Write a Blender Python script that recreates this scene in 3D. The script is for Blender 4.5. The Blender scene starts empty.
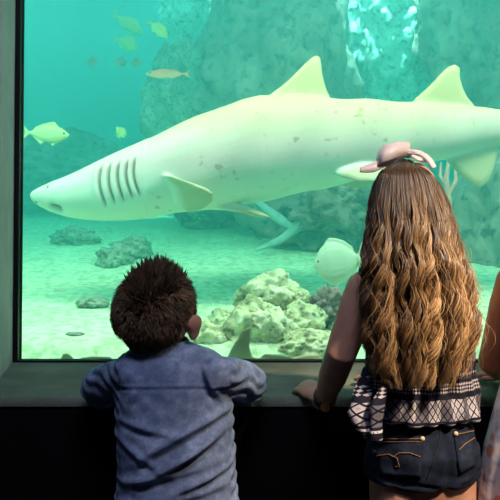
import bpy, bmesh, math, random
import numpy as np
from mathutils import Vector, Matrix, noise
from mathutils.bvhtree import BVHTree

random.seed(7); np.random.seed(7)
SC = bpy.context.scene
COL = SC.collection
PI = math.pi

# ------------------------------------------------------------------ camera
F = 604.0                       # focal length in pixels of a 500 px frame
PITCH = math.radians(1.25)
CAMZ = 1.03
cd = bpy.data.cameras.new('camera'); cam = bpy.data.objects.new('camera', cd); COL.objects.link(cam)
cd.sensor_width = 36; cd.lens = 36 * F / 500; cd.clip_start = .02
cam.location = (0, 0, CAMZ); cam.rotation_euler = (PI / 2 + PITCH, 0, 0)
SC.camera = cam

def ray(px, py):
    u, v = (px - 250) / F, (250 - py) / F
    c, s = math.cos(PITCH), math.sin(PITCH)
    return Vector((u, c - s * v, s + c * v))
def P(px, py, Y):
    r = ray(px, py)
    return Vector((0, 0, CAMZ)) + r * (Y / r.y)

# ------------------------------------------------------------------ world, light, exposure
w = bpy.data.worlds.new('world'); SC.world = w; w.use_nodes = True
w.node_tree.nodes['Background'].inputs[0].default_value = (.30, .32, .45, 1)
w.node_tree.nodes['Background'].inputs[1].default_value = .03
vs = SC.view_settings
vs.view_transform = 'Standard'; vs.look = 'None'; vs.gamma = 1; vs.use_curve_mapping = False
vs.exposure = 0.0
SC.cycles.max_bounces = 10; SC.cycles.volume_bounces = 1; SC.cycles.transparent_max_bounces = 12
SC.cycles.use_denoising = True
SC.cycles.sample_clamp_indirect = 6

def area(name, loc, target, sx, sy, power, col):
    l = bpy.data.lights.new(name, 'AREA'); l.shape = 'RECTANGLE'; l.size = sx; l.size_y = sy
    l.energy = power; l.color = col
    o = bpy.data.objects.new(name, l); COL.objects.link(o); o.location = loc
    o.rotation_euler = (Vector(target) - Vector(loc)).to_track_quat('-Z', 'Y').to_euler()
    return o
# daylight falling through the water surface of the tank
area('tank_daylight', (0, 4.2, 4.45), (0, 4.2, 0), 9.5, 5.2, 205, (.80, .97, 1))
# the row of floodlights hung over the front of the tank
area('tank_floodlights', (.15, 1.95, 2.55), (.15, 2.75, .9), 5.2, .2, 140, (1, .93, .72))
# sun through the rippled surface: a spot whose beam is broken up by the waves
l = bpy.data.lights.new('sun_through_ripples', 'SPOT'); l.energy = 7000; l.spot_size = math.radians(21); l.spot_blend = .6; l.shadow_soft_size = .04; l.color = (.9, 1, .92)
l.use_nodes = True; t = l.node_tree; em = t.nodes['Emission']; tc = t.nodes.new('ShaderNodeTexCoord'); nz = t.nodes.new('ShaderNodeTexNoise'); mr_ = t.nodes.new('ShaderNodeMapRange')
nz.inputs['Scale'].default_value = 34; nz.inputs['Detail'].default_value = 2; nz.inputs['Distortion'].default_value = 1.2
mr_.inputs[1].default_value = .48; mr_.inputs[2].default_value = .66; mr_.inputs[3].default_value = .05; mr_.inputs[4].default_value = 3.2
t.links.new(tc.outputs['Normal'], nz.inputs['Vector']); t.links.new(nz.outputs['Fac'], mr_.inputs[0]); t.links.new(mr_.outputs[0], em.inputs['Strength'])
o = bpy.data.objects.new('sun_through_ripples', l); COL.objects.link(o); o.location = (.5, 2.6, 6.8)
o.rotation_euler = (Vector((1.05, 5.1, 2.7)) - o.location).to_track_quat('-Z', 'Y').to_euler()
l2 = l.copy(); l2.energy = 4200; l2.spot_size = math.radians(17)
o = bpy.data.objects.new('sun_through_ripples', l2); COL.objects.link(o); o.location = (-.2, 3.2, 6.9)
o.rotation_euler = (Vector((-.42, 5.55, 3.3)) - o.location).to_track_quat('-Z', 'Y').to_euler()
# hall lamps behind the viewers: a cool one and a warm one
area('hall_lamp_cool', (.2, -.12, 2.88), (-.3, 1.2, .9), .9, .4, 23, (.74, .76, 1))
l = bpy.data.lights.new('hall_spotlight', 'SPOT'); l.energy = 640; l.spot_size = math.radians(21); l.spot_blend = 1; l.shadow_soft_size = .12; l.color = (1, .76, .50)
o = bpy.data.objects.new('hall_spotlight', l); COL.objects.link(o); o.location = (1.35, -.3, 2.88)
o.rotation_euler = (Vector((.44, 1.05, .93)) - o.location).to_track_quat('-Z', 'Y').to_euler()

# ------------------------------------------------------------------ object helpers
def tag(o, label=None, cat=None, group=None, kind=None):
    if label: o['label'] = label
    if cat: o['category'] = cat
    if group: o['group'] = group
    if kind: o['kind'] = kind
    return o
def empty(name, loc=(0, 0, 0)):
    o = bpy.data.objects.new(name, None); COL.objects.link(o); o.location = loc
    o.empty_display_size = .05
    return o
def setmat(me, m):
    me.materials.clear()
    me.materials.append(m)

class MB:
    """collects closed shells in one mesh"""
    def __init__(s): s.v = []; s.f = []; s.uv = None
    def rings(s, rings, cap=True, close=True):
        n = len(rings[0]); b = len(s.v)
        for r in rings: s.v += [tuple(p) for p in r]
        for i in range(len(rings) - 1):
            for j in range(n if close else n - 1):
                k = (j + 1) % n
                s.f.append((b + i * n + j, b + i * n + k, b + (i + 1) * n + k, b + (i + 1) * n + j))
        if cap:
            s.f.append(tuple(b + j for j in range(n))[::-1])
            e = b + (len(rings) - 1) * n
            s.f.append(tuple(e + j for j in range(n)))
        return s
    def tube(s, pts, rad, n=10, flat=1.0, up=None, cap_round=True):
        pts = [Vector(p) for p in pts]
        if not hasattr(rad, '__len__'): rad = [rad] * len(pts)
        rad = list(rad)
        if cap_round:
            d0 = (pts[0] - pts[1]).normalized(); d1 = (pts[-1] - pts[-2]).normalized()
            a = [(pts[0] + d0 * rad[0] * q, rad[0] * r) for q, r in ((.95, .25), (.75, .66), (.4, .92))]
            z = [(pts[-1] + d1 * rad[-1] * q, rad[-1] * r) for q, r in ((.4, .92), (.75, .66), (.95, .25))]
            pts = [p for p, _ in a] + pts + [p for p, _ in z]
            rad = [r for _, r in a] + rad + [r for _, r in z]
        t = [(pts[min(i + 1, len(pts) - 1)] - pts[max(i - 1, 0)]).normalized() for i in range(len(pts))]
        nrm = Vector(up) if up else (Vector((0, 0, 1)) if abs(t[0].z) < .9 else Vector((0, 1, 0)))
        R = []
        for p, tt, r in zip(pts, t, rad):
            nrm = (nrm - tt * nrm.dot(tt)).normalized(); bi = tt.cross(nrm)
            R.append([p + nrm * math.cos(2 * PI * j / n) * r * flat + bi * math.sin(2 * PI * j / n) * r for j in range(n)])
        return s.rings(R)
    def ell(s, c, r, rot=None, nu=20, nv=14, f=None):
        c = Vector(c); R = []
        for i in range(nv + 1):
            th = PI * (i + .02) / (nv + .04)
            ring = []
            for j in range(nu):
                ph = 2 * PI * j / nu
                d = Vector((math.sin(th) * math.cos(ph), math.sin(th) * math.sin(ph), math.cos(th)))
                p = Vector((d.x * r[0], d.y * r[1], d.z * r[2]))
                if f: p = f(d, p)
                if rot: p = rot @ p
                ring.append(c + p)
            R.append(ring)
        return s.rings(R[::-1])
    def box(s, a, b):
        x0, y0, z0 = a; x1, y1, z1 = b; k = len(s.v)
        s.v += [(x0, y0, z0), (x1, y0, z0), (x1, y1, z0), (x0, y1, z0), (x0, y0, z1), (x1, y0, z1), (x1, y1, z1), (x0, y1, z1)]
        for q in ((3, 2, 1, 0), (4, 5, 6, 7), (0, 1, 5, 4), (1, 2, 6, 5), (2, 3, 7, 6), (3, 0, 4, 7)):
            s.f.append(tuple(k + i for i in q))
        return s
    def torso(s, secs, n=40, p=2.3):
        """secs: (cx, cy, z, rx, ry, yaw[, tilt]) stacked super-ellipse sections"""
        R = []
        for q in secs:
            cx, cy, z, rx, ry, yaw = q[:6]
            ring = []
            for j in range(n):
                a = 2 * PI * j / n
                ca, sa = math.cos(a), math.sin(a)
                x = math.copysign(abs(ca) ** (2 / p), ca) * rx; y = math.copysign(abs(sa) ** (2 / p), sa) * ry
                ring.append((cx + x * math.cos(yaw) - y * math.sin(yaw), cy + x * math.sin(yaw) + y * math.cos(yaw), z))
            R.append(ring)
        return s.rings(R)
    def fin(s, pts, thick, nrm, off=None, edge=.35):
        """closed plate from an outline: a fin, thick in the middle and thinner at the rim"""
        pts = [Vector(p) for p in pts]; nrm = Vector(nrm).normalized()
        c = sum(pts, Vector()) / len(pts)
        h = thick / 2
        mid = [c + (p - c) * .72 for p in pts]
        k = len(s.v); n = len(pts)
        for L, sg, hh in ((mid, 1, h), (pts, 1, h * edge), (pts, -1, h * edge), (mid, -1, h)):
            s.v += [tuple(p + nrm * sg * hh) for p in L]
        s.v += [tuple(c + nrm * h), tuple(c - nrm * h)]
        for a in range(3):
            for j in range(n):
                q = (j + 1) % n
                s.f.append((k + a * n + j, k + a * n + q, k + (a + 1) * n + q, k + (a + 1) * n + j))
        for j in range(n):
            q = (j + 1) % n
            s.f.append((k + 4 * n, k + q, k + j)); s.f.append((k + 4 * n + 1, k + 3 * n + j, k + 3 * n + q))
        return s
    def mesh(s, name):
        me = bpy.data.meshes.new(name); me.from_pydata(s.v, [], s.f); me.validate(); me.update()
        bm = bmesh.new(); bm.from_mesh(me); bmesh.ops.recalc_face_normals(bm, faces=bm.faces); bm.to_mesh(me); bm.free()
        return me
    def build(s, name, m, parent=None, smooth=True, me=None):
        me = me or s.mesh(name); setmat(me, m)
        if smooth: me.shade_smooth()
        o = bpy.data.objects.new(name, me); COL.objects.link(o); o.parent = parent
        return o
    def remesh(s, name, voxel, it=4, fac=.5):
        me = s.mesh('tmp'); o = bpy.data.objects.new('tmp', me); COL.objects.link(o)
        r = o.modifiers.new('r', 'REMESH'); r.mode = 'VOXEL'; r.voxel_size = voxel
        if it:
            k = o.modifiers.new('s', 'SMOOTH'); k.iterations = it; k.factor = fac
        dg = bpy.context.evaluated_depsgraph_get(); dg.update()
        out = bpy.data.meshes.new_from_object(o.evaluated_get(dg)); out.name = name
        bpy.data.objects.remove(o); bpy.data.meshes.remove(me)
        return out

def co(me):
    a = np.empty(len(me.vertices) * 3, np.float32); me.vertices.foreach_get('co', a); return a.reshape(-1, 3)
def nr(me):
    a = np.empty(len(me.vertices) * 3, np.float32); me.vertices.foreach_get('normal', a); return a.reshape(-1, 3)
def setco(me, a): me.vertices.foreach_set('co', a.astype(np.float32).ravel()); me.update()
def bvh(o):
    me = o.data
    return BVHTree.FromPolygons([v.co.copy() for v in me.vertices], [tuple(p.vertices) for p in me.polygons])
def hit(tree, px, py, off=0.0):
    o = Vector((0, 0, CAMZ)); d = ray(px, py).normalized()
    loc, n, i, dist = tree.ray_cast(o, d)
    if loc is None: return None
    return loc + n * off
def add(mesh_obj_name, me, m, parent=None):
    setmat(me, m); me.shade_smooth()
    o = bpy.data.objects.new(mesh_obj_name, me); COL.objects.link(o); o.parent = parent
    return o

# ------------------------------------------------------------------ materials
class N:
    def __init__(s, name, rough=.6, spec=.3):
        s.m = bpy.data.materials.new(name); s.m.use_nodes = True
        s.t = s.m.node_tree; s.b = s.t.nodes['Principled BSDF']
        s.b.inputs['Roughness'].default_value = rough; s.b.inputs['Specular IOR Level'].default_value = spec
    def n(s, kind, **k):
        x = s.t.nodes.new(kind)
        for a, v in k.items():
            if a in x.inputs.keys(): x.inputs[a].default_value = v
            else: setattr(x, a, v)
        return x
    def l(s, a, b): s.t.links.new(a, b)
    def coord(s, kind='Object'): return s.n('ShaderNodeTexCoord').outputs[kind]
    def noise(s, scale, detail=4, rough=.55, vec=None, dist=0):
        x = s.n('ShaderNodeTexNoise'); x.inputs['Scale'].default_value = scale; x.inputs['Detail'].default_value = detail
        x.inputs['Roughness'].default_value = rough; x.inputs['Distortion'].default_value = dist
        s.l(vec if vec is not None else s.coord(), x.inputs['Vector']); return x.outputs['Fac']
    def ramp(s, fac, stops, interp='LINEAR'):
        r = s.n('ShaderNodeValToRGB'); r.color_ramp.interpolation = interp
        e = r.color_ramp.elements
        while len(e) < len(stops): e.new(.5)
        for q, (p, c) in zip(e, stops): q.position = p; q.color = (*c, 1) if len(c) == 3 else c
        s.l(fac, r.inputs[0]); return r.outputs[0]
    def mix(s, f, a, b, mode='MIX'):
        x = s.n('ShaderNodeMix', data_type='RGBA', blend_type=mode)
        for i, v in ((0, f), (6, a), (7, b)):
            if isinstance(v, bpy.types.NodeSocket): s.l(v, x.inputs[i])
            else: x.inputs[i].default_value = v if i == 0 else ((*v, 1) if len(v) == 3 else v)
        return x.outputs[2]
    def math(s, op, a, b=None):
        x = s.n('ShaderNodeMath', operation=op)
        for i, v in enumerate((a, b)):
            if v is None: continue
            if isinstance(v, bpy.types.NodeSocket): s.l(v, x.inputs[i])
            else: x.inputs[i].default_value = v
        return x.outputs[0]
    def sep(s, v):
        x = s.n('ShaderNodeSeparateXYZ'); s.l(v, x.inputs[0]); return x.outputs
    def color(s, c):
        if isinstance(c, bpy.types.NodeSocket): s.l(c, s.b.inputs['Base Color'])
        else: s.b.inputs['Base Color'].default_value = (*c, 1)
        return s
    def bump(s, h, strength=.3, dist=.005):
        b = s.n('ShaderNodeBump'); b.inputs['Strength'].default_value = strength; b.inputs['Distance'].default_value = dist
        s.l(h, b.inputs['Height']); s.l(b.outputs[0], s.b.inputs['Normal']); return s

def noisy(name, c0, c1, scale, rough=.7, spec=.25, bump=.3, bd=.004, bs=None, detail=5):
    a = N(name, rough, spec); f = a.noise(scale, detail)
    a.color(a.ramp(f, [(.3, c0), (.7, c1)]))
    if bump: a.bump(a.noise(bs or scale * 2.5, 4), bump, bd)
    return a.m

def carpet(name, c0, c1):
    a = N(name, .95, .05)
    f = a.noise(420, 2, .6); g = a.noise(9, 3)
    c = a.ramp(f, [(.25, c0), (.75, c1)])
    a.color(a.mix(.35, c, a.ramp(g, [(.35, c0), (.7, c1)])))
    a.bump(f, .8, .003)
    return a.m
M_CARPET = carpet('grey_carpet', (.09, .115, .09), (.29, .33, .27))
M_CARPET_WALL = carpet('wall_carpet', (.55, .55, .53), (.88, .88, .85))
M_BLACK = carpet('black_carpet', (.006, .006, .007), (.014, .013, .014))
M_SEAL = noisy('black_seal', (.004, .004, .005), (.008, .008, .009), 60, .5, .3, 0)
M_PLAIN = noisy('dark_paint', (.018, .018, .022), (.03, .03, .034), 12, .9, .1, .1)

def skin(name, a_, b_):
    a = N(name, .55, .3); f = a.noise(35, 4)
    a.color(a.ramp(f, [(.3, a_), (.7, b_)])); a.b.inputs['Subsurface Weight'].default_value = .12
    a.b.inputs['Subsurface Radius'].default_value = (.012, .005, .003); a.b.inputs['Subsurface Scale'].default_value = .5
    a.bump(a.noise(300, 2), .08, .001)
    return a.m
M_SKIN = skin('fair_skin', (.52, .27, .19), (.62, .34, .25))
M_SKIN_TAN = skin('tan_skin', (.42, .19, .11), (.52, .25, .15))

def attr_hair(name, rough=.42, spec=.5):
    a = N(name, rough, spec); at = a.n('ShaderNodeAttribute', attribute_name='tone')
    a.color(at.outputs['Color']); return a.m
M_HAIR = attr_hair('strand_hair', .38, .6)
M_HAIR_SHORT = attr_hair('short_hair', .5, .4)

def denim(name, c0, c1, sc=1.0, coords='Object'):
    a = N(name, .85, .12)
    f = a.noise(900 * sc, 2); g = a.noise(14, 4); h = a.noise(60, 3)
    base = a.ramp(f, [(.3, c0), (.7, c1)])
    c = a.mix(a.ramp(g, [(.36, (0, 0, 0)), (.68, (.8, .8, .8))]), base, tuple(min(1, x * 1.7 + .01) for x in c1))
    c = a.mix(a.ramp(h, [(.4, (0, 0, 0)), (.62, (.55, .55, .55))]), c, c0)
    c = a.mix(a.ramp(a.noise(170, 3), [(.42, (0, 0, 0)), (.62, (.3, .3, .3))]), c, c0)
    a.color(c); a.bump(f, .35, .001); return a.m
M_CHAMBRAY = denim('blue_chambray', (.10, .155, .30), (.27, .34, .52))
M_DENIM = denim('dark_denim', (.004, .007, .017), (.017, .025, .05))
M_THREAD = noisy('gold_thread', (.17, .10, .045), (.25, .16, .075), 200, .7, .2, 0)
M_BRASS = noisy('brass', (.55, .42, .28), (.7, .55, .38), 80, .35, .5, 0)
M_TROUSER = noisy('dark_trousers', (.02, .02, .028), (.035, .035, .045), 40, .9, .1, .2)
M_SHOE = noisy('shoe_rubber', (.05, .05, .06), (.1, .1, .11), 30, .7, .2, .1)
M_RIBBON = noisy('pink_ribbon', (.74, .63, .66), (.84, .74, .77), 25, .4, .5, .05)
M_BAND = noisy('dark_band', (.015, .012, .012), (.03, .025, .025), 90, .5, .3, .1)
M_FACE = noisy('orange_dial', (.75, .34, .13), (.88, .46, .2), 60, .35, .4, 0)
M_BEAD = noisy('gold_bead', (.6, .45, .25), (.75, .6, .38), 90, .3, .5, 0)

# tank materials
def rock_mat(name, lo, mid, hi, scale=9):
    a = N(name, .9, .15)
    f = a.noise(scale, 7, .65, dist=.4); v = a.n('ShaderNodeTexVoronoi'); v.inputs['Scale'].default_value = scale * 3.2
    a.l(a.coord(), v.inputs['Vector'])
    c = a.ramp(f, [(.32, lo), (.5, mid), (.66, hi)])
    pit_shade = a.ramp(a.noise(scale * 4.5, 4, .6), [(.36, (.0, .0, .0)), (.48, (1, 1, 1))])  # dark noise: shade of pits and crevices painted into the rock colour
    c = a.mix(.68, c, pit_shade, 'MULTIPLY')
    a.color(c)
    a.bump(a.math('ADD', f, a.math('MULTIPLY', v.outputs['Distance'], .35)), .8, .02)
    return a.m
M_ROCK = rock_mat('pale_reef_rock', (.22, .22, .10), (.68, .62, .38), (.95, .88, .62))
M_ROCK_MID = rock_mat('mid_reef_rock', (.18, .19, .10), (.64, .60, .38), (.92, .86, .6), 10)
M_ROCK_DARK = rock_mat('dark_reef_rock', (.14, .095, .085), (.30, .21, .185), (.44, .33, .29), 3)
M_ROCK_FAR = rock_mat('far_reef_rock', (.18, .19, .15), (.32, .32, .25), (.46, .45, .35), 8)
M_ROCK_SUNPAINT = rock_mat('sun_painted_reef_rock', (.50, .62, .60), (.72, .84, .82), (.88, .95, .93), 4)  # brightness of the sunlit patches is painted into this pale colour
a = N('white_sand', .95, .1)
a.color(a.mix(.55, a.ramp(a.noise(3.2, 5, .6), [(.3, (.50, .55, .33)), (.65, (.72, .80, .54))]), a.ramp(a.noise(26, 5), [(.38, (.36, .42, .24)), (.56, (.80, .86, .60))])))
a.bump(a.noise(14, 5), .6, .03); M_SAND = a.m
M_TANKWALL = noisy('tank_backdrop_paint', (.16, .46, .52), (.30, .62, .66), .6, .9, .1, .2, .05)
M_WOOD = noisy('sunken_branch_bark', (.25, .33, .32), (.45, .52, .48), 14, .9, .1, .4)
M_CORAL = noisy('pink_coral', (.5, .22, .2), (.7, .36, .3), 20, .8, .2, .3)

# glass: clear acrylic, a faint mirror of the hall
a = N('acrylic_pane'); t = a.t; t.nodes.remove(a.b)
tr = t.nodes.new('ShaderNodeBsdfTransparent'); gl = t.nodes.new('ShaderNodeBsdfGlossy'); gl.inputs['Roughness'].default_value = .02
tr.inputs[0].default_value = (.97, .99, .98, 1)
fr = t.nodes.new('ShaderNodeFresnel'); fr.inputs[0].default_value = 1.2
mx = t.nodes.new('ShaderNodeMixShader'); a.l(fr.outputs[0], mx.inputs[0]); a.l(tr.outputs[0], mx.inputs[1]); a.l(gl.outputs[0], mx.inputs[2])
a.l(mx.outputs[0], t.nodes['Material Output'].inputs['Surface']); M_GLASS = a.m
# water: absorbs red, scatters a little turquoise
a = N('tank_water'); t = a.t; t.nodes.remove(a.b)
sc_ = t.nodes.new('ShaderNodeVolumeScatter'); sc_.inputs['Color'].default_value = (.16, .88, .90, 1); sc_.inputs['Density'].default_value = .18
sc_.inputs['Anisotropy'].default_value = .25
ab = t.nodes.new('ShaderNodeVolumeAbsorption'); ab.inputs['Color'].default_value = (.03, .97, .925, 1); ab.inputs['Density'].default_value = .34
ad = t.nodes.new('ShaderNodeAddShader'); a.l(sc_.outputs[0], ad.inputs[0]); a.l(ab.outputs[0], ad.inputs[1])
a.l(ad.outputs[0], t.nodes['Material Output'].inputs['Volume']); M_WATER = a.m

# ------------------------------------------------------------------ the setting
SILL = .75; GY = 1.72; FY = 1.262
def struct(name, mb, m, smooth=False): return tag(mb.build(name, m, smooth=smooth), kind='structure')
struct('floor', MB().box((-2.2, -2.6, -.05), (2.2, 1.6, 0)), M_PLAIN)
struct('ceiling', MB().box((-2.2, -2.6, 2.95), (2.2, 1.78, 3.0)), M_PLAIN)
# carpeted sill with a rounded nose
mb = MB(); prof = [(GY + .03, SILL)] + [(FY + .016 + .2 * q, SILL) for q in (1.8, .9, .3)]
prof += [(FY + .016 - .016 * math.sin(q), SILL - .016 + .016 * math.cos(q)) for q in np.linspace(0, PI / 2, 7)]
prof += [(FY, SILL - .018), (GY + .03, SILL - .018)]
mb.rings([[(x, y, z) for y, z in prof] for x in np.linspace(-2.2, 2.2, 12)]); struct('trim_1', mb, M_CARPET)
struct('wall_front', MB().box((-2.2, FY + .004, 0), (2.2, FY + .1, SILL - .019)), M_BLACK)
# left reveal of the window, carpeted, and the wall face beside it
XL = -.655
mb = MB()
pl = [(XL - .016, GY + .03), (XL - .016, GY - .005), (XL + .05, FY + .2), (XL + .02, FY + .02), (XL - .03, FY), (-2.2, FY), (-2.2, GY + .03)]
mb.rings([[(x, y, z) for x, y in pl] for z in (SILL + .001, 2.95)]); struct('wall_left', mb, M_CARPET_WALL)
mb = MB(); XR = 1.75
mb.box((XR + .016, FY, SILL + .001), (2.2, GY + .03, 2.95)); struct('wall_right', mb, M_CARPET_WALL)
struct('wall_top', MB().box((XL - .016, FY, 2.2), (XR + .016, GY + .03, 2.95)), M_CARPET_WALL)
win = tag(empty('window_1', (0, GY, SILL)), 'wide clear viewing pane of the tank above the carpeted sill', 'window', kind='structure')
mb = MB()
mb.box((XL - .014, -.012, .0), (XL, .02, 1.449)); mb.box((XR, -.012, .0), (XR + .014, .02, 1.449))
mb.box((XL, -.012, .0), (XR, .02, .006)); mb.box((XL, -.012, 1.44), (XR, .02, 1.449))
mb.build('window_frame', M_SEAL, win, False)
MB().box((XL, 0, .006), (XR, .016, 1.44)).build('glass_pane', M_GLASS, win, False)

# the tank
TX, TY0, TY1, TZ = 5.0, GY + .03, 7.2, 4.6
struct('wall_tank_back', MB().box((-TX, TY1, .2), (TX, TY1 + .1, TZ)), M_TANKWALL)
struct('wall_tank_left', MB().box((-TX - .1, TY0, .2), (-TX, TY1, TZ)), M_TANKWALL)
struct('wall_tank_right', MB().box((TX, TY0, .2), (TX + .1, TY1, TZ)), M_TANKWALL)
mb = MB(); mb.box((-TX, TY0 - .001, .2), (XL - .017, TY0 + .012, TZ)); mb.box((XR + .017, TY0, .2), (TX, TY0 + .012, TZ))
mb.box((XL - .016, TY0, 2.2), (XR + .016, TY0 + .08, TZ)); mb.box((XL - .016, TY0, .2), (XR + .016, TY0 + .02, SILL - .03))
struct('wall_tank_front', mb, M_TANKWALL)
def sandz(x, y):
    if y < 1.95: z = .60
    elif y < 2.12: q = (y - 1.95) / .17; z = .60 + .15 * q * q * (3 - 2 * q)
    else: z = .75 + .19 * (y - 2.12)
    return z + .025 * noise.noise(Vector((x * 1.3, y * 1.3, 3))) + .012 * noise.noise(Vector((x * 5, y * 5, 9)))
def ground(px, py):
    lo = 2.0
    for i in range(600):
        Y = 2.0 + i * .0085; p = P(px, py, Y)
        if p.z <= sandz(p.x, p.y): return Vector((p.x, p.y, sandz(p.x, p.y)))
    return P(px, py, 6.9)
mb = MB(); nx, ny = 150, 110
ys = [TY0 + .022 + (TY1 - TY0 - .03) * (j / ny) ** 1.5 for j in range(ny + 1)]
for j in range(ny + 1):
    for i in range(nx + 1):
        q = 2 * i / nx - 1; x = (TX - .01) * (.4 * q + .6 * q ** 3); mb.v.append((x, ys[j], sandz(x, ys[j])))
for j in range(ny):
    for i in range(nx):
        k = j * (nx + 1) + i; mb.f.append((k, k + 1, k + nx + 2, k + nx + 1))
tag(mb.build('sand_bed', M_SAND), 'pale sand covering the tank bottom behind the glass', 'sand', kind='stuff')
wb = MB().box((-TX + .002, GY + .018, .15), (TX - .002, TY1 - .002, TZ + .05)).build('tank_water', M_WATER, smooth=False)
tag(wb, 'hazy turquoise water filling the tank', 'water', kind='stuff')

# ------------------------------------------------------------------ rocks
def rock(name, c, r, m, label, cat='rock', seed=0, sub=5, amp=.28, freq=1.6, group=None, flat=.6, rot=0):
    bm = bmesh.new(); bmesh.ops.create_icosphere(bm, subdivisions=sub, radius=1)
    off = Vector((seed * 7.3, seed * 3.1, seed * 1.7)); cr, sr = math.cos(rot), math.sin(rot)
    for v in bm.verts:
        d = v.co.normalized()
        n1 = noise.fractal(d * freq + off, 1.0, 2.1, 6); n2 = abs(noise.noise(d * freq * 2.3 + off))
        k = 1 + amp * n1 + amp * .45 * (.25 - n2) + amp * .12 * noise.noise(d * freq * 9 + off)
        q = Vector((d.x * r[0], d.y * r[1], d.z * r[2])) * k
        v.co = Vector((q.x * cr - q.z * sr, q.y, q.x * sr + q.z * cr))
    me = bpy.data.meshes.new(name); bm.to_mesh(me); bm.free()
    o = add(name, me, m); o.location = c
    return tag(o, label, cat, group)
def prock(px, py, rx, ry, Y, m, label, seed, **k):
    s = Y / F
    return rock('rock', P(px, py, Y), (rx * s, (rx + ry) * .5 * s, ry * s), m, label, seed=seed, **k)
G = 'reef rocks heaped near the glass'
prock(271, 297, 33, 24, 2.42, M_ROCK_MID, 'big rounded boulder topping the rock heap between the two nearest children', 1, group=G)
prock(256, 332, 33, 31, 2.22, M_ROCK, 'pale pitted boulder in the middle of the heap, below the rounded top boulder', 2, group=G, amp=.36)
prock(303, 322, 24, 19, 2.26, M_ROCK, 'smooth pale boulder on the right of the heap, beside the dark mottled rock', 3, group=G)
prock(329, 309, 17, 20, 2.36, M_ROCK_DARK, 'dark mottled rock at the right end of the heap', 4, group=G, amp=.5, freq=2.6)
prock(308, 349, 36, 19, 2.14, M_ROCK, 'low wide pale rock at the foot of the heap, just above the sill', 5, group=G, amp=.34)
prock(226, 322, 16, 15, 2.36, M_ROCK_MID, 'small greenish rock leaning on the left of the heap', 6, group=G)
prock(207, 343, 24, 20, 2.18, M_ROCK, 'pale yellowish rock half hidden beside the boy', 7, group=G)
prock(297, 299, 13, 12, 2.34, M_ROCK, 'small round pale rock perched beside the rounded top boulder', 8, group=G)
prock(284, 339, 14, 19, 2.18, M_ROCK_MID, 'narrow upright rock wedged in the centre of the heap', 9, group=G)
prock(345, 335, 16, 22, 2.3, M_ROCK_MID, 'brownish rock beside the girl\'s bent arm', 10, group=G)
def grock(px, py, rx, ry, m, label, seed, **k):
    g = ground(px, py); s = g.y / F
    return rock('rock', g + Vector((0, 0, ry * s * .45)), (rx * s, (rx + ry) * .6 * s, ry * s), m, label, seed=seed, **k)
G2 = 'low rocks scattered on the far sand'
grock(74, 243, 21, 10, M_ROCK_FAR, 'low dark rock on the far sand, just below the shark\'s gills', 11, group=G2, amp=.5)
grock(114, 265, 17, 13, M_ROCK_FAR, 'bluish rock on the sand left of the boy\'s hair', 12, group=G2, amp=.4)
grock(134, 256, 18, 13, M_ROCK_FAR, 'higher rock of the pair above the boy\'s hair', 13, group=G2, amp=.45)
grock(93, 306, 16, 6, M_ROCK_FAR, 'flat stone half buried in bright sand left of the boy', 14, group=G2)
grock(75, 357 - 22, 9, 2, M_ROCK_FAR, 'thin sliver of stone in the bright sand at lower left', 15, group=G2)
# big rockwork at the back
def bigrock(px0, px1, py0, py1, Y, label, seed, depth=.6, **k):
    a_, b_ = P(px0, py1, Y), P(px1, py0, Y); c = (a_ + b_) / 2
    return rock('rock_formation', c, ((b_.x - a_.x) / 2, depth, (b_.z - a_.z) / 2), M_ROCK_DARK, label, 'rock formation', seed, 6, **k)
o = bigrock(146, 246, 38, 215, 5.0, 'lighter rock column at the left of the tall dark rock wall', 28, amp=.24, freq=2.2)
setmat(o.data, M_ROCK_FAR)
bigrock(202, 352, -60, 215, 4.6, 'tall dark rock wall rising behind the shark\'s first back fin', 21, amp=.22, freq=2.0)
bigrock(420, 640, -120, 130, 4.3, 'dark rock wall at upper right behind the shark\'s second back fin', 22, amp=.2, freq=1.8)
bigrock(262, 392, 170, 256, 4.4, 'dark jagged rock under the shark\'s belly left of the girl', 23, amp=.4, freq=2.2)
bigrock(180, 262, 196, 238, 5.6, 'distant dark ridge below the shark\'s side fin', 24, amp=.35)
bigrock(432, 590, 150, 400, 3.9, 'teal rock mass behind the hair of the long-haired girl', 25, amp=.22)
bigrock(-40, 150, 140, 215, 6.4, 'low distant ridge behind the shark\'s snout', 26, amp=.3)

o = bigrock(168, 262, -50, 52, 5.7, 'rock ledge with sunlight painted in its colour at the top of the tank behind the lighter rock column', 29, amp=.34, freq=2.4)  # ledge added as a pale stand-in for the bright rippled light up here
setmat(o.data, M_ROCK_SUNPAINT)
o = bigrock(318, 446, -80, 100, 5.2, 'rock face with sunlight painted in its colour between the two dark rock walls behind the shark', 27, amp=.3, freq=2.6)  # pale face added where a patch of light shines between the walls
setmat(o.data, M_ROCK_SUNPAINT)
def branch(name, pts, rad, m, label, cat, twigs=()):
    mb = MB(); mb.tube(pts, rad, 8)
    for t, r in twigs: mb.tube(t, r, 6)
    return tag(mb.build(name, m), label, cat)
branch('sunken_branch', [P(258, 202, 4.0), P(278, 218, 3.95), P(294, 229, 3.9), P(326, 204, 3.9), P(356, 192, 4.0)], [.02, .035, .04, .03, .015], M_WOOD,
       'pale forked branch in front of the dark jagged rock', 'branch', [([P(294, 229, 3.9), P(280, 240, 3.85), P(256, 250, 3.8)], [.03, .025, .012])])
branch('pink_coral', [P(447, 250, 3.1), P(449, 200, 3.1), P(446, 178, 3.1), P(449, 160, 3.1)], [.02, .016, .014, .008], M_CORAL,
       'pink branching coral showing right of the girl\'s crown', 'coral',
       [([P(448, 196, 3.1), P(456, 180, 3.1), P(455, 166, 3.1)], [.014, .012, .006]), ([P(447, 186, 3.1), P(440, 176, 3.12), P(441, 164, 3.12)], [.012, .01, .006])])

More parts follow.
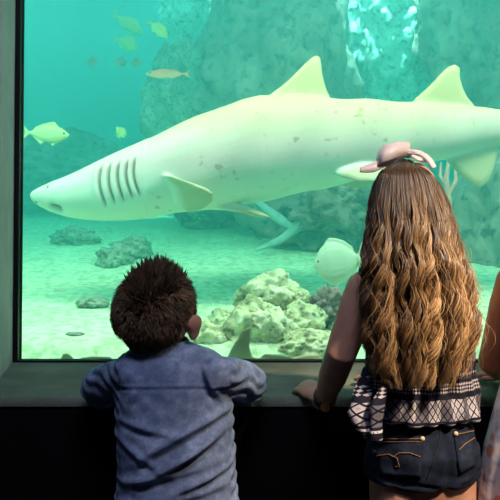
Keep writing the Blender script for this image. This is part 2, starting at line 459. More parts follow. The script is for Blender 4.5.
# ------------------------------------------------------------------ sharks
SY = 2.62
SP = [(30, 194, 198), (33, 191, 202), (40, 187.5, 207), (50, 183, 212), (65, 177.5, 217), (80, 171, 219.5), (100, 161, 221), (120, 151.5, 221), (140, 143, 219.5),
      (160, 134, 216.5), (180, 125, 213), (200, 116, 210), (220, 108, 207.5), (240, 101.5, 205), (260, 97, 202), (280, 95.5, 198), (300, 96, 193.5), (320, 97.5, 189),
      (340, 99, 185), (370, 100, 178), (400, 101.5, 171), (420, 103, 166), (440, 105, 160.5), (460, 106, 155), (480, 107.5, 150), (500, 109, 146),
      (530, 112, 141), (560, 115, 136), (590, 116, 132), (615, 114, 128), (640, 108, 118)]
def shark_mesh():
    s = SY / F
    org = P(250, 160, SY)
    X = lambda px: (px - 250) * s
    Z = lambda py: (160 - py) * s + .0
    xs = [q[0] for q in SP]; tp = [q[1] for q in SP]; bt = [q[2] for q in SP]
    mb = MB(); R = []
    for px in np.concatenate([[30.2, 31, 32.5, 35], np.arange(38, 640, 3.0)]):
        t_, b_ = np.interp(px, xs, tp), np.interp(px, xs, bt)
        h = (b_ - t_) / 2; zc = (t_ + b_) / 2
        wf = np.interp(px, [30, 60, 110, 200, 300, 400, 500, 600, 640], [1.25, 1.15, .95, .85, .8, .78, .75, .6, .35])
        ring = []
        for j in range(56):
            a = 2 * PI * j / 56; ca, sa = math.cos(a), math.sin(a)
            p = 2.15
            yy = math.copysign(abs(ca) ** (2 / p), ca) * h * wf; zz = math.copysign(abs(sa) ** (2 / p), sa) * h
            ring.append((X(px), yy * s, Z(zc - zz)))
        R.append(ring)
    mb.rings(R)
    def fin2(pts, th=.022, y=0.0):      # upright fin outline in side view
        mb.fin([(X(a), y, Z(b)) for a, b in pts], th, (0, 1, 0))
    fin2([(262, 104), (270, 94), (280, 86), (290, 77), (299, 68), (306, 61), (313, 55), (318, 54), (321, 57), (321.5, 66), (323, 76), (326, 87), (331, 97), (333, 101), (322, 108), (290, 112)], .03)
    fin2([(408, 108), (416, 98), (426, 90), (436, 80), (444, 71), (451, 65), (457, 63), (462, 67), (462, 76), (465, 87), (469, 97), (475, 105), (465, 113), (430, 115)], .028)
    fin2([(440, 150), (452, 166), (463, 177), (474, 186), (482, 188), (489, 182), (494, 172), (497, 160), (500, 150), (492, 142), (460, 138)], .028)
    # tail
    fin2([(590, 118), (620, 108), (650, 88), (690, 58), (722, 34), (732, 38), (726, 54), (712, 62), (708, 74), (680, 98), (655, 116), (660, 134), (664, 152), (650, 150), (628, 136), (600, 130)], .03)
    # paired fins: pectorals and pelvics, plates leaning out to each side
    def pair(root0, root1, tip0, tip1, yr, yt, th, only=None):
        for sg in ((-1, 1) if only is None else (only,)):
            A = Vector((X(root0[0]), sg * yr, Z(root0[1]))); B = Vector((X(root1[0]), sg * yr, Z(root1[1])))
            Cc = Vector((X(tip1[0]), sg * yt, Z(tip1[1]))); D = Vector((X(tip0[0]), sg * yt, Z(tip0[1])))
            L = [A, A.lerp(D, .35) + Vector((-.004, 0, -.002)), A.lerp(D, .7), D, Cc, Cc.lerp(B, .35), B.lerp(Cc, .25), B]
            nn = (B - A).cross(D - A)
            mb.fin(L, th, nn, edge=.4)
    s_ = s
    L = [Vector((X(a_), y_, Z(b_))) for a_, b_, y_ in ((164, 179, -.14), (176, 182, -.20), (192, 188.5, -.245), (208, 196, -.27), (216, 201, -.27), (215, 207, -.22), (206, 212, -.17), (190, 214, -.10), (174, 203, -.09))]
    mb.fin(L, .022, (L[3] - L[0]).cross(L[7] - L[0]), edge=.45)
    pair((176, 203), (222, 196), (258, 217), (272, 220), .0, .09, .026, -1)
    for sg in (-1, 1):
        dz = 0 if sg < 0 else -4
        A = [(318, 168), (336, 180), (352, 187), (366, 188), (380, 184), (384, 176), (372, 168), (345, 160)]
        yy = [.07, .12, .16, .19, .19, .16, .1, .07]
        pts = [Vector((X(a), sg * q, Z(b + dz))) for (a, b), q in zip(A, yy)]
        mb.fin(pts, .026, (pts[2] - pts[0]).cross(pts[5] - pts[0]))
    me = mb.remesh('shark', .0062, 5, .5)
    V = co(me).astype(float); Nn = nr(me)
    px = V[:, 0] / s + 250; py = 160 - V[:, 2] / s
    side = np.abs(Nn[:, 1])
    disp = np.zeros(len(V)); gill = np.zeros(len(V))
    for k, gx in enumerate((107.5, 116.5, 125.5, 134, 141)):
        y0, y1 = 171 - k * 1.5, 207 - k * 2.2
        t = np.clip((py - y0) / (y1 - y0), 0, 1)
        cx = gx - 2.2 * np.cos((t - .45) * 2.6) + 4.2 * t * t
        dx = px - cx
        fade = np.clip((py - y0 + 3) / 6, 0, 1) * np.clip((y1 + 3 - py) / 6, 0, 1) * (side > .3)
        gill = np.maximum(gill, np.exp(-(dx / 1.25) ** 2) * fade)
        disp += fade * (-.016 * np.exp(-(dx / 1.5) ** 2) + .007 * np.exp(-((dx + 3.6) / 2.6) ** 2))
    # mouth: a slanting slot under the snout
    m1 = np.exp(-(((px - 60) * .94 + (py - 209.5) * .34) / 6.5) ** 4 - ((-(px - 60) * .34 + (py - 209.5) * .94) / 2.6) ** 2)
    disp += -.022 * m1
    disp += .003 * np.sin(px * .11 + py * .05) * (px > 150)
    V += Nn * disp[:, None]
    setco(me, V)
    at = me.attributes.new('mark', 'FLOAT_VECTOR', 'POINT')
    t0, b0 = np.interp(px, xs, tp), np.interp(px, xs, bt); hh = (b0 - t0) / 2
    wfv = np.interp(px, [30, 60, 110, 200, 300, 400, 500, 600, 640], [1.25, 1.15, .95, .85, .8, .78, .75, .6, .35])
    out_ = ((py - (t0 + b0) / 2) / hh) ** 2 + (V[:, 1] / s / (hh * wfv)) ** 2
    fin_ = np.clip((out_ - 1.12) / .5, 0, 1) * (px > 160)
    at.data.foreach_set('vector', np.stack([gill, m1, np.clip(fin_, 0, 1)], 1).astype(np.float32).ravel())
    return me, org, s
a = N('shark_skin', .5, .3)
cz = a.sep(a.coord())[2]; at = a.n('ShaderNodeAttribute', attribute_name='mark'); mk = a.sep(at.outputs['Vector'])
zz = a.math('ADD', cz, a.math('MULTIPLY', a.math('SUBTRACT', a.noise(2.2, 4), .5), .12))
zx = a.math('ADD', zz, a.math('MULTIPLY', a.sep(a.coord())[0], -.07))
mr = a.n('ShaderNodeMapRange'); mr.inputs[1].default_value = -.30; mr.inputs[2].default_value = .30; a.l(zx, mr.inputs[0])
c = a.ramp(mr.outputs[0], [(.10, (.72, .70, .58)), (.34, (.66, .63, .55)), (.47, (.62, .46, .44)), (.6, (.58, .44, .39)), (.74, (.48, .385, .24)), (1, (.47, .375, .20))])
sp = a.ramp(a.noise(27, 2, .4), [(.635, (1, 1, 1)), (.72, (.62, .50, .34))]); c = a.mix(a.math('MULTIPLY', a.ramp(a.noise(2.6, 2), [(.45, (0, 0, 0)), (.6, (1, 1, 1))]), .85), c, sp, 'MULTIPLY')
c = a.mix(a.math('MULTIPLY', mk[2], .75), c, (.38, .29, .14))
c = a.mix(a.math('MULTIPLY', mk[0], .85), c, (.07, .06, .05)); c = a.mix(mk[1], c, (.24, .15, .10))
a.color(c); a.bump(a.noise(70, 4), .15, .004); M_SHARK = a.m
M_EYE = noisy('dark_eye', (.006, .006, .006), (.012, .012, .012), 50, .15, .6, 0)

sme, sorg, ss = shark_mesh()
shark = tag(empty('shark', sorg), 'large pale sand-coloured shark crossing the tank with its snout at left', 'shark')
add('body', sme, M_SHARK, shark)
def shark_eyes(par):
    for sg in (-1, 1):
        MB().ell(((53 - 250) * ss, sg * .062, (160 - 190) * ss), (.010, .008, .010), nu=14, nv=10).build('eye', M_EYE, par)
        MB().ell(((39.5 - 250) * ss, sg * .0345, (160 - 203) * ss), (.008, .006, .005), nu=12, nv=8).build('nostril', M_EYE, par)
shark_eyes(shark)
shark2 = shark.copy(); COL.objects.link(shark2)
for ch in list(shark.children):
    c = ch.copy(); COL.objects.link(c); c.parent = shark2
tag(shark2, 'second shark above the frame, only its pale side fin tip hanging into view', 'shark')
M2 = Matrix.Rotation(math.radians(-16), 3, 'Y') @ Matrix.Rotation(math.radians(52), 3, 'X') @ Matrix.Rotation(PI, 3, 'Z')
shark2.rotation_euler = M2.to_euler(); shark2.location = P(259, 27, 2.7) - M2 @ Vector((20 * ss, .40, -58 * ss)) * 1.8; shark2.scale = (1.8, 1.8, 1.8)

# ------------------------------------------------------------------ fish
def fish_mesh(L, H, T, fork=True, vox=None, tailh=1.0, dors=.32):
    mb = MB(); R = []
    prof = [(0, .03), (.03, .22), (.08, .45), (.16, .74), (.28, .97), (.4, 1), (.55, .86), (.68, .58), (.78, .30), (.84, .19), (.88, .17)]
    for t in np.linspace(.003, .88, 26):
        h = np.interp(t, *zip(*prof)) * H / 2; wd = np.interp(t, [0, .1, .3, .6, .88], [.1, .7, 1, .7, .12]) * T / 2
        x = L * (.5 - t)
        R.append([(x, math.cos(q) * wd, math.sin(q) * h) for q in np.linspace(0, 2 * PI, 21)[:-1]])
    mb.rings(R)
    th = max(T * .16, L * .02); x = lambda t: L * (.5 - t)
    if fork: tl = [(.84, .09), (.9, .2), (1.0, .52 * tailh), (.955, .16), (.94, 0), (.955, -.16), (1.0, -.52 * tailh), (.9, -.2), (.84, -.09)]
    else: tl = [(.82, .10), (.88, .32), (.95, .44 * tailh), (1.0, .34 * tailh), (1.02, 0), (1.0, -.34 * tailh), (.95, -.44 * tailh), (.88, -.32), (.82, -.10)]
    mb.fin([(x(t), 0, z * H) for t, z in tl], th, (0, 1, 0), edge=.6)
    d = [(.24, .46), (.34, .5 + dors * .7), (.45, .5 + dors * .5), (.6, .44 + dors * .3), (.74, .28 + dors * .2), (.76, .2), (.5, .3)]
    mb.fin([(x(t), 0, z * H) for t, z in d], th, (0, 1, 0), edge=.6)
    mb.fin([(x(t), 0, -z * H) for t, z in [(.5, .42), (.6, .42 + dors * .7), (.68, .3 + dors * .3), (.77, .2 + dors * .1), (.74, .16), (.58, .25)]], th, (0, 1, 0), edge=.6)
    mb.fin([(x(t), 0, -z * H) for t, z in [(.27, .42), (.33, .46 + dors * .7), (.38, .48 + dors * .4), (.42, .4), (.34, .3)]], th, (0, 1, 0), edge=.6)
    return mb.remesh('fish', vox or L / 90, 2, .4)
def fish(px, py, Lpx, Hpx, Y, m, label, heading=0, tilt=0, fork=True, group=None, cat='fish', **k):
    """heading: turn about the vertical, 0 = nose to the right; tilt: nose up"""
    s = Y / F; L = Lpx * s
    me = fish_mesh(L, Hpx * s, Hpx * s * .42, fork, **k)
    r = tag(empty('fish', P(px, py, Y)), label, cat, group)
    r.rotation_euler = (0, -math.radians(tilt), math.radians(heading))
    add('body', me, m, r)
    for sg in (-1, 1):
        h_ = Hpx * s
        MB().ell((L * .385, sg * h_ * .135, h_ * .08), (L * .022, L * .014, L * .022), nu=10, nv=8).build('eye', M_EYE, r)
    return r
def fish_mat(name, back, belly, h, sc=14):
    a = N(name, .45, .35); z = a.sep(a.coord())[2]
    mr = a.n('ShaderNodeMapRange'); mr.inputs[1].default_value = -h; mr.inputs[2].default_value = h; a.l(z, mr.inputs[0])
    c = a.ramp(mr.outputs[0], [(.25, belly), (.8, back)])
    a.color(a.mix(.3, c, a.ramp(a.noise(sc, 4), [(.3, back), (.7, belly)]))); a.bump(a.noise(90, 2), .2, .002); return a.m
M_F_GREEN = fish_mat('yellow_green_fish_skin', (.26, .38, .15), (.36, .46, .22), .04)
M_F_YEL = fish_mat('yellow_striped_fish_skin', (.75, .50, .08), (.78, .66, .22), .03)
M_F_RED = fish_mat('red_fish_skin', (.85, .16, .06), (.9, .34, .18), .03)
M_F_PALE = fish_mat('pale_fish_skin', (.50, .53, .40), (.60, .61, .48), .08)
M_F_OLIVE = fish_mat('olive_fish_skin', (.20, .20, .11), (.34, .33, .2), .06)
M_F_PINK = fish_mat('pink_fish_skin', (.68, .45, .28), (.74, .56, .38), .06)
fish(46, 134, 47, 18, 2.7, M_F_GREEN, 'plump yellow-green fish above the shark\'s snout at the left edge', 4, -3)
GF = 'small yellow fish at upper left'
fish(128, 24, 37, 12, 4.7, M_F_YEL, 'yellow fish with forked tail, leftmost of the upper pair at top left', 0, -34, group=GF)
fish(158, 29, 27, 10, 3.9, M_F_YEL, 'yellow fish at top left, right of the other upper one by the rock edge', 0, -40, group=GF)
fish(126, 43, 27, 12, 4.6, M_F_YEL, 'yellow fish swimming just below the two upper yellow fish', 0, -25, group=GF)
fish(121, 133, 13, 10, 4.0, M_F_YEL, 'tiny yellowish fish just above the shark\'s head', 30, 55)
fish(168, 74, 46, 9, 3.7, M_F_RED, 'slim reddish fish in front of the dark rock at upper left', 180, 0, dors=.2)
GR = 'small pinkish fish in the haze at upper left'
fish(93, 62, 15, 8, 5.3, M_F_RED, 'faint pinkish fish, leftmost of the hazy trio', 150, 0, group=GR)
fish(120, 62, 14, 8, 5.5, M_F_RED, 'faint pinkish fish, middle of the hazy trio', 20, 0, group=GR)
fish(137, 63, 14, 8, 5.2, M_F_RED, 'faint pinkish fish, rightmost of the hazy trio near the slim reddish fish', 170, 0, group=GR)
fish(341, 262, 56, 44, 2.55, M_F_PALE, 'deep-bodied pale cream fish left of the girl\'s hair', 165, -8, False, dors=.12)
# fish resting in the hollow right behind the glass, mostly below the sill line
fish(284, 377, 116, 36, 1.92, M_F_OLIVE, 'olive fish behind the sill, its rounded tail fin raised right of the boy', 4, -27, False, tailh=1.9)
fish(310, 372, 66, 30, 1.9, M_F_PINK, 'pinkish tan fish behind the sill, its tail tip raised by the girl\'s hand', 177, -32, False, tailh=1.2)
fish(97, 366, 70, 16, 1.9, M_F_OLIVE, 'dark slim fish behind the sill at lower left, only its tail top showing', 5, -12, False)

# ------------------------------------------------------------------ people
def cap_chain(mb, pts, rad, n=14): return mb.tube(pts, rad, n)
def hand(mb, wrist, direction, up, size=1.0, curl=.5, thumb_side=1):
    """palm, four unequal curled fingers and a thumb; direction = where the fingers point, up = back of the hand"""
    d = Vector(direction).normalized(); u = Vector(up); u = (u - d * u.dot(d)).normalized(); s = d.cross(u)
    w_ = Vector(wrist); k = size
    mb.tube([w_ - d * .012 * k, w_ + d * .018 * k, w_ + d * .045 * k, w_ + d * .058 * k], [.017 * k, .021 * k, .025 * k, .022 * k], 12, flat=.58, up=u)
    for i, (off, ln, r) in enumerate(((-.0205, .046, .0066), (-.007, .053, .007), (.0065, .050, .0068), (.0195, .039, .006))):
        off *= thumb_side * -1
        b = w_ + d * .052 * k - s * off * k
        a1, a2, a3 = curl * .35, curl * .95, curl * 1.5
        f = lambda an: d * math.cos(an) - u * math.sin(an) - s * off * 2.5
        p1 = b + f(a1) * ln * .45 * k; p2 = p1 + f(a2) * ln * .32 * k; p3 = p2 + f(a3) * ln * .26 * k
        mb.tube([b - d * .015 * k, b, p1, p2, p3], [r * k * 1.05, r * k * 1.05, r * k, r * k * .92, r * k * .8], 8)
    tb = w_ + d * .016 * k + s * thumb_side * -.018 * k * -1
    td = (d * .72 + s * thumb_side * .7 - u * .2).normalized()
    mb.tube([w_ + d * .01 * k, tb + td * .012 * k, tb + td * .034 * k, tb + (td * .8 + d * .35).normalized() * .055 * k], [.010 * k, .0095 * k, .008 * k, .0068 * k], 8)
def head(mb, c, r, yaw, pitch=0, roll=0, ear=1.0):
    """a head with brow, nose, lips, chin and ears, facing +Y before it is turned"""
    R = Matrix.Rotation(yaw, 3, 'Z') @ Matrix.Rotation(pitch, 3, 'X') @ Matrix.Rotation(roll, 3, 'Y')
    c = Vector(c)
    def f(d, p):
        q = p.copy()
        if d.z < -.1: q.x *= 1 - .38 * min(1, (-d.z - .1)) ; q.y *= 1 - (.12 if d.y > 0 else .32) * min(1, (-d.z - .1))
        if d.y > .3 and -.2 < d.z < .15: q.y -= r[1] * .05
        return q
    mb.ell(c, r, R, 32, 24, f)
    L = lambda x, y, z: c + R @ Vector((x * r[0], y * r[1], z * r[2]))
    k = r[0]
    mb.tube([L(0, .93, .12), L(0, 1.02, -.08), L(0, 1.12, -.2)], [k * .10, k * .13, k * .17], 10)
    mb.ell(L(0, .97, -.45), (k * .3, k * .1, k * .055), R, 14, 8); mb.ell(L(0, .95, -.54), (k * .25, k * .1, k * .06), R, 14, 8)
    mb.ell(L(0, .8, -.8), (k * .3, k * .2, k * .2), R, 14, 8)
    for sg in (-1, 1):
        mb.ell(L(.45 * sg, .72, -.28), (k * .3, k * .22, k * .3), R, 14, 10)
        E = R @ Matrix.Rotation(sg * -.45, 3, 'Z')
        mb.ell(L((.02 + ear) * sg, -.06, -.14), (k * .11, k * .20 * ear, k * .33 * ear), E, 16, 12)
        mb.ell(L((.06 + ear) * sg, -.10, -.04), (k * .10, k * .24 * ear, k * .22 * ear), E, 16, 10)
    return R
def face_parts(c, r, R, par, iris):
    for sg in (-1, 1):
        p = Vector(c) + R @ Vector((.38 * sg * r[0], .865 * r[1], .02 * r[2]))
        e = MB().ell(p, (r[0] * .16, r[0] * .13, r[0] * .12), R, 14, 10).build('eye', M_EYEWHITE, par)
        MB().ell(p + R @ Vector((0, r[0] * .095, 0)), (r[0] * .075, r[0] * .05, r[0] * .075), R, 12, 8).build('iris', iris, e)
    p = [Vector(c) + R @ Vector((x * r[0], y * r[1], -.485 * r[2])) for x, y in ((-.26, 1.015), (0, 1.085), (.26, 1.015))]
    MB().tube(p, [r[0] * .03, r[0] * .05, r[0] * .03], 8).build('mouth', M_LIP, par)
M_EYEWHITE = noisy('eye_white', (.75, .74, .72), (.8, .79, .77), 30, .2, .5, 0)
M_IRIS = noisy('brown_iris', (.06, .03, .015), (.1, .05, .025), 200, .2, .5, 0)
M_LIP = noisy('lip_skin', (.5, .2, .17), (.55, .24, .2), 60, .5, .3, 0)
def rotz(x, y, yaw, c): return Vector((c[0] + x * math.cos(yaw) - y * math.sin(yaw), c[1] + x * math.sin(yaw) + y * math.cos(yaw)))
def legs(mb, c, yaw, hipx, hipz, k):
    for sg in (-1, 1):
        h = rotz(sg * hipx, 0, yaw, c); kn = rotz(sg * hipx * .95, .012, yaw, c); an = rotz(sg * hipx * .9, -.008, yaw, c)
        mb.tube([(h.x, h.y, hipz), (h.x, h.y, hipz * .78), (kn.x, kn.y, hipz * .50), (kn.x, kn.y, hipz * .44), (an.x, an.y - .004, hipz * .3), (an.x, an.y, .075 * k + .005)],
                [.066 * k, .062 * k, .045 * k, .043 * k, .042 * k, .027 * k], 16)
        t = rotz(sg * hipx * 1.05, .12 * k, yaw, c); hl = rotz(sg * hipx * .9, -.035 * k, yaw, c)
        mb.tube([(hl.x, hl.y, .035 * k), (an.x, an.y, .045 * k), ((an.x + t.x) / 2, (an.y + t.y) / 2, .034 * k), (t.x, t.y, .024 * k)], [.027 * k, .032 * k, .03 * k, .022 * k], 12)
def shoes(par, c, yaw, hipx, k, m):
    for sg in (-1, 1):
        an = rotz(sg * hipx * .9, -.008, yaw, c); t = rotz(sg * hipx * 1.06, .128 * k, yaw, c); hl = rotz(sg * hipx * .9, -.045 * k, yaw, c)
        mb = MB(); mb.tube([(hl.x, hl.y, .038 * k), (an.x, an.y, .046 * k), ((an.x + t.x) / 2, (an.y + t.y) / 2, .04 * k), (t.x, t.y, .032 * k)], [.034 * k, .04 * k, .038 * k, .030 * k], 14)
        mb.tube([(an.x, an.y, .05 * k), (an.x, an.y, .085 * k)], [.037 * k, .036 * k], 14)
        me = mb.remesh('shoe', .004, 3)
        V = co(me); V[:, 2] = np.maximum(V[:, 2], .0); setco(me, V); add('shoe', me, m, par)

def wrinkle(me, fn):
    V = co(me).astype(float); V += nr(me) * fn(V)[:, None]; setco(me, V)

def strands(paths, radii, tones, n=4):
    """many tapered strands as one mesh; paths (S,K,3), radii (S,K), tones (S,K,3)"""
    S, K, _ = paths.shape
    T = np.gradient(paths, axis=1); T /= np.linalg.norm(T, axis=2, keepdims=True) + 1e-9
    ref = np.zeros_like(T); ref[..., 1] = 1; ref[..., 0] = .3
    A = np.cross(T, ref); A /= np.linalg.norm(A, axis=2, keepdims=True) + 1e-9
    B = np.cross(T, A)
    an = 2 * PI * np.arange(n) / n
    V = paths[:, :, None, :] + radii[:, :, None, None] * (A[:, :, None, :] * np.cos(an)[None, None, :, None] + B[:, :, None, :] * np.sin(an)[None, None, :, None])
    V = V.reshape(-1, 3)
    base = (np.arange(S) * K * n)[:, None, None] + (np.arange(K - 1) * n)[None, :, None]
    j = np.arange(n)[None, None, :]; j2 = (np.arange(n) + 1)[None, None, :] % n
    Fq = np.stack([base + j, base + j2, base + n + j2, base + n + j], -1).reshape(-1, 4)
    me = bpy.data.meshes.new('hair')
    me.vertices.add(len(V)); me.vertices.foreach_set('co', V.astype(np.float32).ravel())
    me.loops.add(len(Fq) * 4); me.loops.foreach_set('vertex_index', Fq.astype(np.int32).ravel())
    me.polygons.add(len(Fq)); me.polygons.foreach_set('loop_start', (np.arange(len(Fq)) * 4).astype(np.int32))
    me.update(calc_edges=True); me.validate()
    C = np.repeat(np.clip(tones, 0, 1).reshape(-1, 3), n, axis=0)
    C = np.concatenate([C, np.ones((len(C), 1))], 1).astype(np.float32)
    at = me.attributes.new('tone', 'FLOAT_COLOR', 'POINT'); at.data.foreach_set('color', C.ravel())
    return me

# ---------------------------------------------------------------- the boy
def make_boy():
    Y = 1.12; k = .86
    bx = lambda px, Y_=Y: (px - 250) / F * Y_
    par = tag(empty('person', (bx(178), Y, 0)), 'small boy with spiky brown hair in a blue shirt, arms on the sill', 'person')
    o0 = Vector(par.location)
    cx = bx(178)
    hc = P(155.5, 316, Y + .015); hr = (.069, .082, .086)
    mb = MB(); yaw = math.radians(4)
    secs = [(cx, Y, .44, .08, .065, yaw), (cx, Y, .50, .092, .072, yaw), (cx, Y, .60, .095, .072, yaw), (cx - .003, Y, .70, .095, .068, yaw), (cx - .008, Y + .01, .79, .098, .066, yaw),
            (cx - .016, Y + .015, .835, .086, .056, yaw), (cx - .024, Y + .015, .862, .05, .045, yaw), (cx - .027, Y + .015, .872, .034, .034, yaw)]
    mb.torso(secs)
    mb.tube([(cx - .025, Y + .012, .84), (cx - .03, Y + .014, .88), hc - Vector((0, .005, .03))], [.036, .035, .036], 14)
    R = head(mb, hc, hr, math.radians(-15), math.radians(9), math.radians(5), 1.12)
    legs(mb, (cx, Y), yaw, .048, .50, .84)
    shL = Vector((cx - .106, Y + .015, .815)); shR = Vector((cx + .094, Y + .01, .818))
    elL = P(101, 388, 1.215); elR = P(247, 383, 1.215)
    wrL = Vector((elL.x + .075, 1.36, SILL + .03)); wrR = Vector((elR.x - .075, 1.37, SILL + .03))
    for a_, b_, c_, sd in ((shL, elL, wrL, 1), (shR, elR, wrR, -1)):
        mb.tube([a_, a_.lerp(b_, .5), b_, b_.lerp(c_, .4), c_], [.034, .031, .027, .027, .019], 14)
        hand(mb, c_, (sd * .55, .6, -.06), (0, 0, 1), .78, .35, sd)
    body = mb.remesh('body', .0035, 3)
    add('body', body, M_SKIN, par)
    face_parts(hc, hr, R, par, M_IRIS)
    # trousers and shoes
    mb = MB(); mb.torso([(cx, Y, .43, .09, .074, yaw), (cx, Y, .50, .104, .082, yaw), (cx, Y, .60, .104, .08, yaw)])
    for sg in (-1, 1):
        h = rotz(sg * .048, 0, yaw, (cx, Y))
        mb.tube([(h.x, h.y, .49), (h.x, h.y, .36), (h.x, h.y + .005, .24), (h.x, h.y, .09)], [.064, .060, .052, .048], 16)
    add('trousers', mb.remesh('trousers', .006, 3), M_TROUSER, par)
    shoes(par, (cx, Y), yaw, .048, .84, M_SHOE)
    # shirt
    mb = MB()
    S = [(cx + .002, Y, .555, .114, .090, yaw), (cx + .001, Y, .60, .111, .088, yaw), (cx, Y, .66, .107, .084, yaw), (cx - .003, Y, .72, .106, .081, yaw), (cx - .007, Y + .008, .78, .108, .078, yaw),
         (cx - .005, Y + .013, .815, .116, .075, yaw), (cx - .008, Y + .015, .84, .110, .066, yaw), (cx - .014, Y + .016, .862, .086, .055, yaw), (cx - .024, Y + .016, .880, .052, .046, yaw)]
    mb.torso(S, 48)
    for a_, b_, c_ in ((shL, elL, wrL), (shR, elR, wrR)):
        q = a_.lerp(b_, -.45)
        mb.tube([q, a_.lerp(b_, .3), a_.lerp(b_, .7), b_, b_.lerp(c_, .12)], [.034, .038, .040, .041, .038], 18)
    me = mb.remesh('shirt', .0036, 12)
    rs = np.random.RandomState(3)
    def wr(V):
        x, y, z = V[:, 0] - cx, V[:, 1], V[:, 2]
        d = np.zeros(len(V))
        # hanging folds: (x0,z0,angle,width,length,depth)
        for x0, z0, an, w_, ln, dp in ((.0, .685, 28, .006, .07, .006), (.03, .70, 34, .007, .06, .006), (-.03, .662, 12, .006, .07, .005), (.04, .652, 20, .006, .06, .006), (-.02, .625, 10, .007, .09, .006),
                                       (.03, .615, -14, .007, .07, .005), (-.06, .70, -30, .006, .05, .004), (-.05, .745, -12, .006, .05, .0035), (.055, .75, 25, .006, .05, .004), (.0, .725, 30, .007, .08, .0045),
                                       (-.07, .80, 62, .006, .04, .004), (.075, .80, -62, .006, .04, .004), (.02, .59, 8, .006, .08, .005)):
            c_, s_ = math.cos(math.radians(an)), math.sin(math.radians(an))
            u = (x - x0) * c_ + (z - z0) * s_; v = -(x - x0) * s_ + (z - z0) * c_
            d += 1.5 * dp * np.exp(-(u / ln) ** 2) * (np.exp(-(v / w_) ** 2) - .6 * np.exp(-((v + 1.7 * w_) / w_) ** 2))
        # sleeve creases
        far = np.abs(x) > .10
        d += far * .0022 * np.sin(z * 260 + x * 120 + 2 * np.sin(y * 60))
        d += .0012 * np.sin(x * 90 + 3 * np.sin(z * 40)) * np.sin(z * 75 + x * 30)
        # yoke seam across the shoulders
        zs = .806 + .004 * np.cos(x * 12)
        d += (y < Y + .02) * (-.0028 * np.exp(-((z - zs) / .0022) ** 2) + .0016 * np.exp(-((z - zs - .005) / .003) ** 2)) * (np.abs(x) < .1)
        return d
    wrinkle(me, wr)
    shirt = add('shirt', me, M_CHAMBRAY, par)
    # collar band round the neck
    R_ = []
    for j in range(40):
        an = 2 * PI * j / 40
        c0 = Vector((cx - .029, Y + .016, .876))
        for_ = Vector((math.cos(an), math.sin(an), 0))
        pr = [(.047, -.012), (.051, -.012), (.050, .004), (.046, .012), (.043, .011), (.044, .0)]
        R_.append([c0 + Vector((for_.x * r, for_.y * r, h + .004 * math.sin(an))) for r, h in pr])
    mb = MB(); mb.rings(R_ + [R_[0]], cap=False); mb.build('collar', M_CHAMBRAY, shirt)
    for e_, w_ in ((elL, wrL), (elR, wrR)):
        a_ = e_.lerp(w_, .10); b_ = e_.lerp(w_, .24)
        mb = MB(); mb.tube([a_, a_.lerp(b_, .5), b_], [.040, .042, .040], 20); mb.build('cuff', M_CHAMBRAY, shirt)
    # hair: a close scalp cap and thousands of short strands, spiky along the crown
    rs = np.random.RandomState(11)
    Rm = np.array(R); hcv = np.array(hc); hrv = np.array(hr)
    Sn = 15000; D = rs.normal(size=(Sn * 2, 3)); D /= np.linalg.norm(D, axis=1, keepdims=True)
    x, y, z = D.T
    keep = (z > np.where(y > .3, .45, np.where(y > -.25, np.where(np.abs(x) > .7, -.08, -.3), -.74)))
    keep &= ~((np.abs(x) > .80) & (y > -.42) & (y < .28) & (z < .16))
    # shaved parting line, seen at the upper right of the back of the head
    pl_ = np.abs((z - .50) - .38 * (x - .5)) < .022
    keep &= ~(pl_ & (x > .28) & (x < .95) & (y < .3))
    D = D[keep][:Sn]; S_ = len(D); x, y, z = D.T
    pos = D * hrv * 1.0
    shp = np.where(z < -.1, 1 - .38 * np.clip(-z - .1, 0, 1), 1); pos[:, 0] *= shp
    pos[:, 1] *= np.where((z < -.1) & (y < 0), 1 - .32 * np.clip(-z - .1, 0, 1), 1)
    crest = np.exp(-((x - .05) / .42) ** 2) * np.clip((z - .1) / .8, 0, 1)
    ln = .009 + .009 * np.clip(z + .4, 0, 1) + .010 * crest; ln *= rs.uniform(.7, 1.15, S_)
    ln *= np.where(z < -.3, .55, 1)
    up = np.stack([-.05 * np.ones(S_) - .3 * x, .12 * np.ones(S_), np.ones(S_)], 1)
    wp = pos @ Rm.T + hcv; cp_, sp_ = math.cos(PITCH), math.sin(PITCH); dz = wp[:, 2] - CAMZ
    dep = cp_ * wp[:, 1] + sp_ * dz; ipx = 250 + F * wp[:, 0] / dep; ipy = 250 - F * (cp_ * dz - sp_ * wp[:, 1]) / dep
    A0, A1 = np.array([167., 296.]), np.array([188., 284.]); dv = A1 - A0
    tt_ = np.clip(((ipx - A0[0]) * dv[0] + (ipy - A0[1]) * dv[1]) / (dv @ dv), 0, 1)
    dl = np.hypot(ipx - A0[0] - tt_ * dv[0], ipy - A0[1] - tt_ * dv[1]) + 99 * (y > .3)
    ln *= np.clip((dl + .3) / 6, .16, 1)
    swirl = np.stack([z, np.zeros(S_), -x], 1)   # strands sweep round the crown
    dr = D * .75 + up * (.15 + 1.3 * crest)[:, None] + np.stack([-.55 * np.sign(x) * 0, 0 * x, -.75 * np.clip(1 - 1.25 * crest, 0, 1) * np.clip((.95 - z) / .5, 0, 1)], 1) + .25 * swirl
    cl = np.round(np.stack([x * 9 + .6 * np.sin(z * 9), y * 9, z * 6], 1)); h_ = np.sin(cl @ np.array([12.9898, 78.233, 37.719])) * 43758.5453; h_ -= np.floor(h_)
    h2 = np.sin(cl @ np.array([39.35, 11.13, 83.15])) * 24634.63; h2 -= np.floor(h2)
    dr += np.stack([h_ - .5, (h2 - .5), np.zeros(S_)], 1) * (.6 + .5 * crest)[:, None] + rs.normal(size=(S_, 3)) * .12
    dr /= np.linalg.norm(dr, axis=1, keepdims=True)
    K = 4; t = np.linspace(0, 1, K)
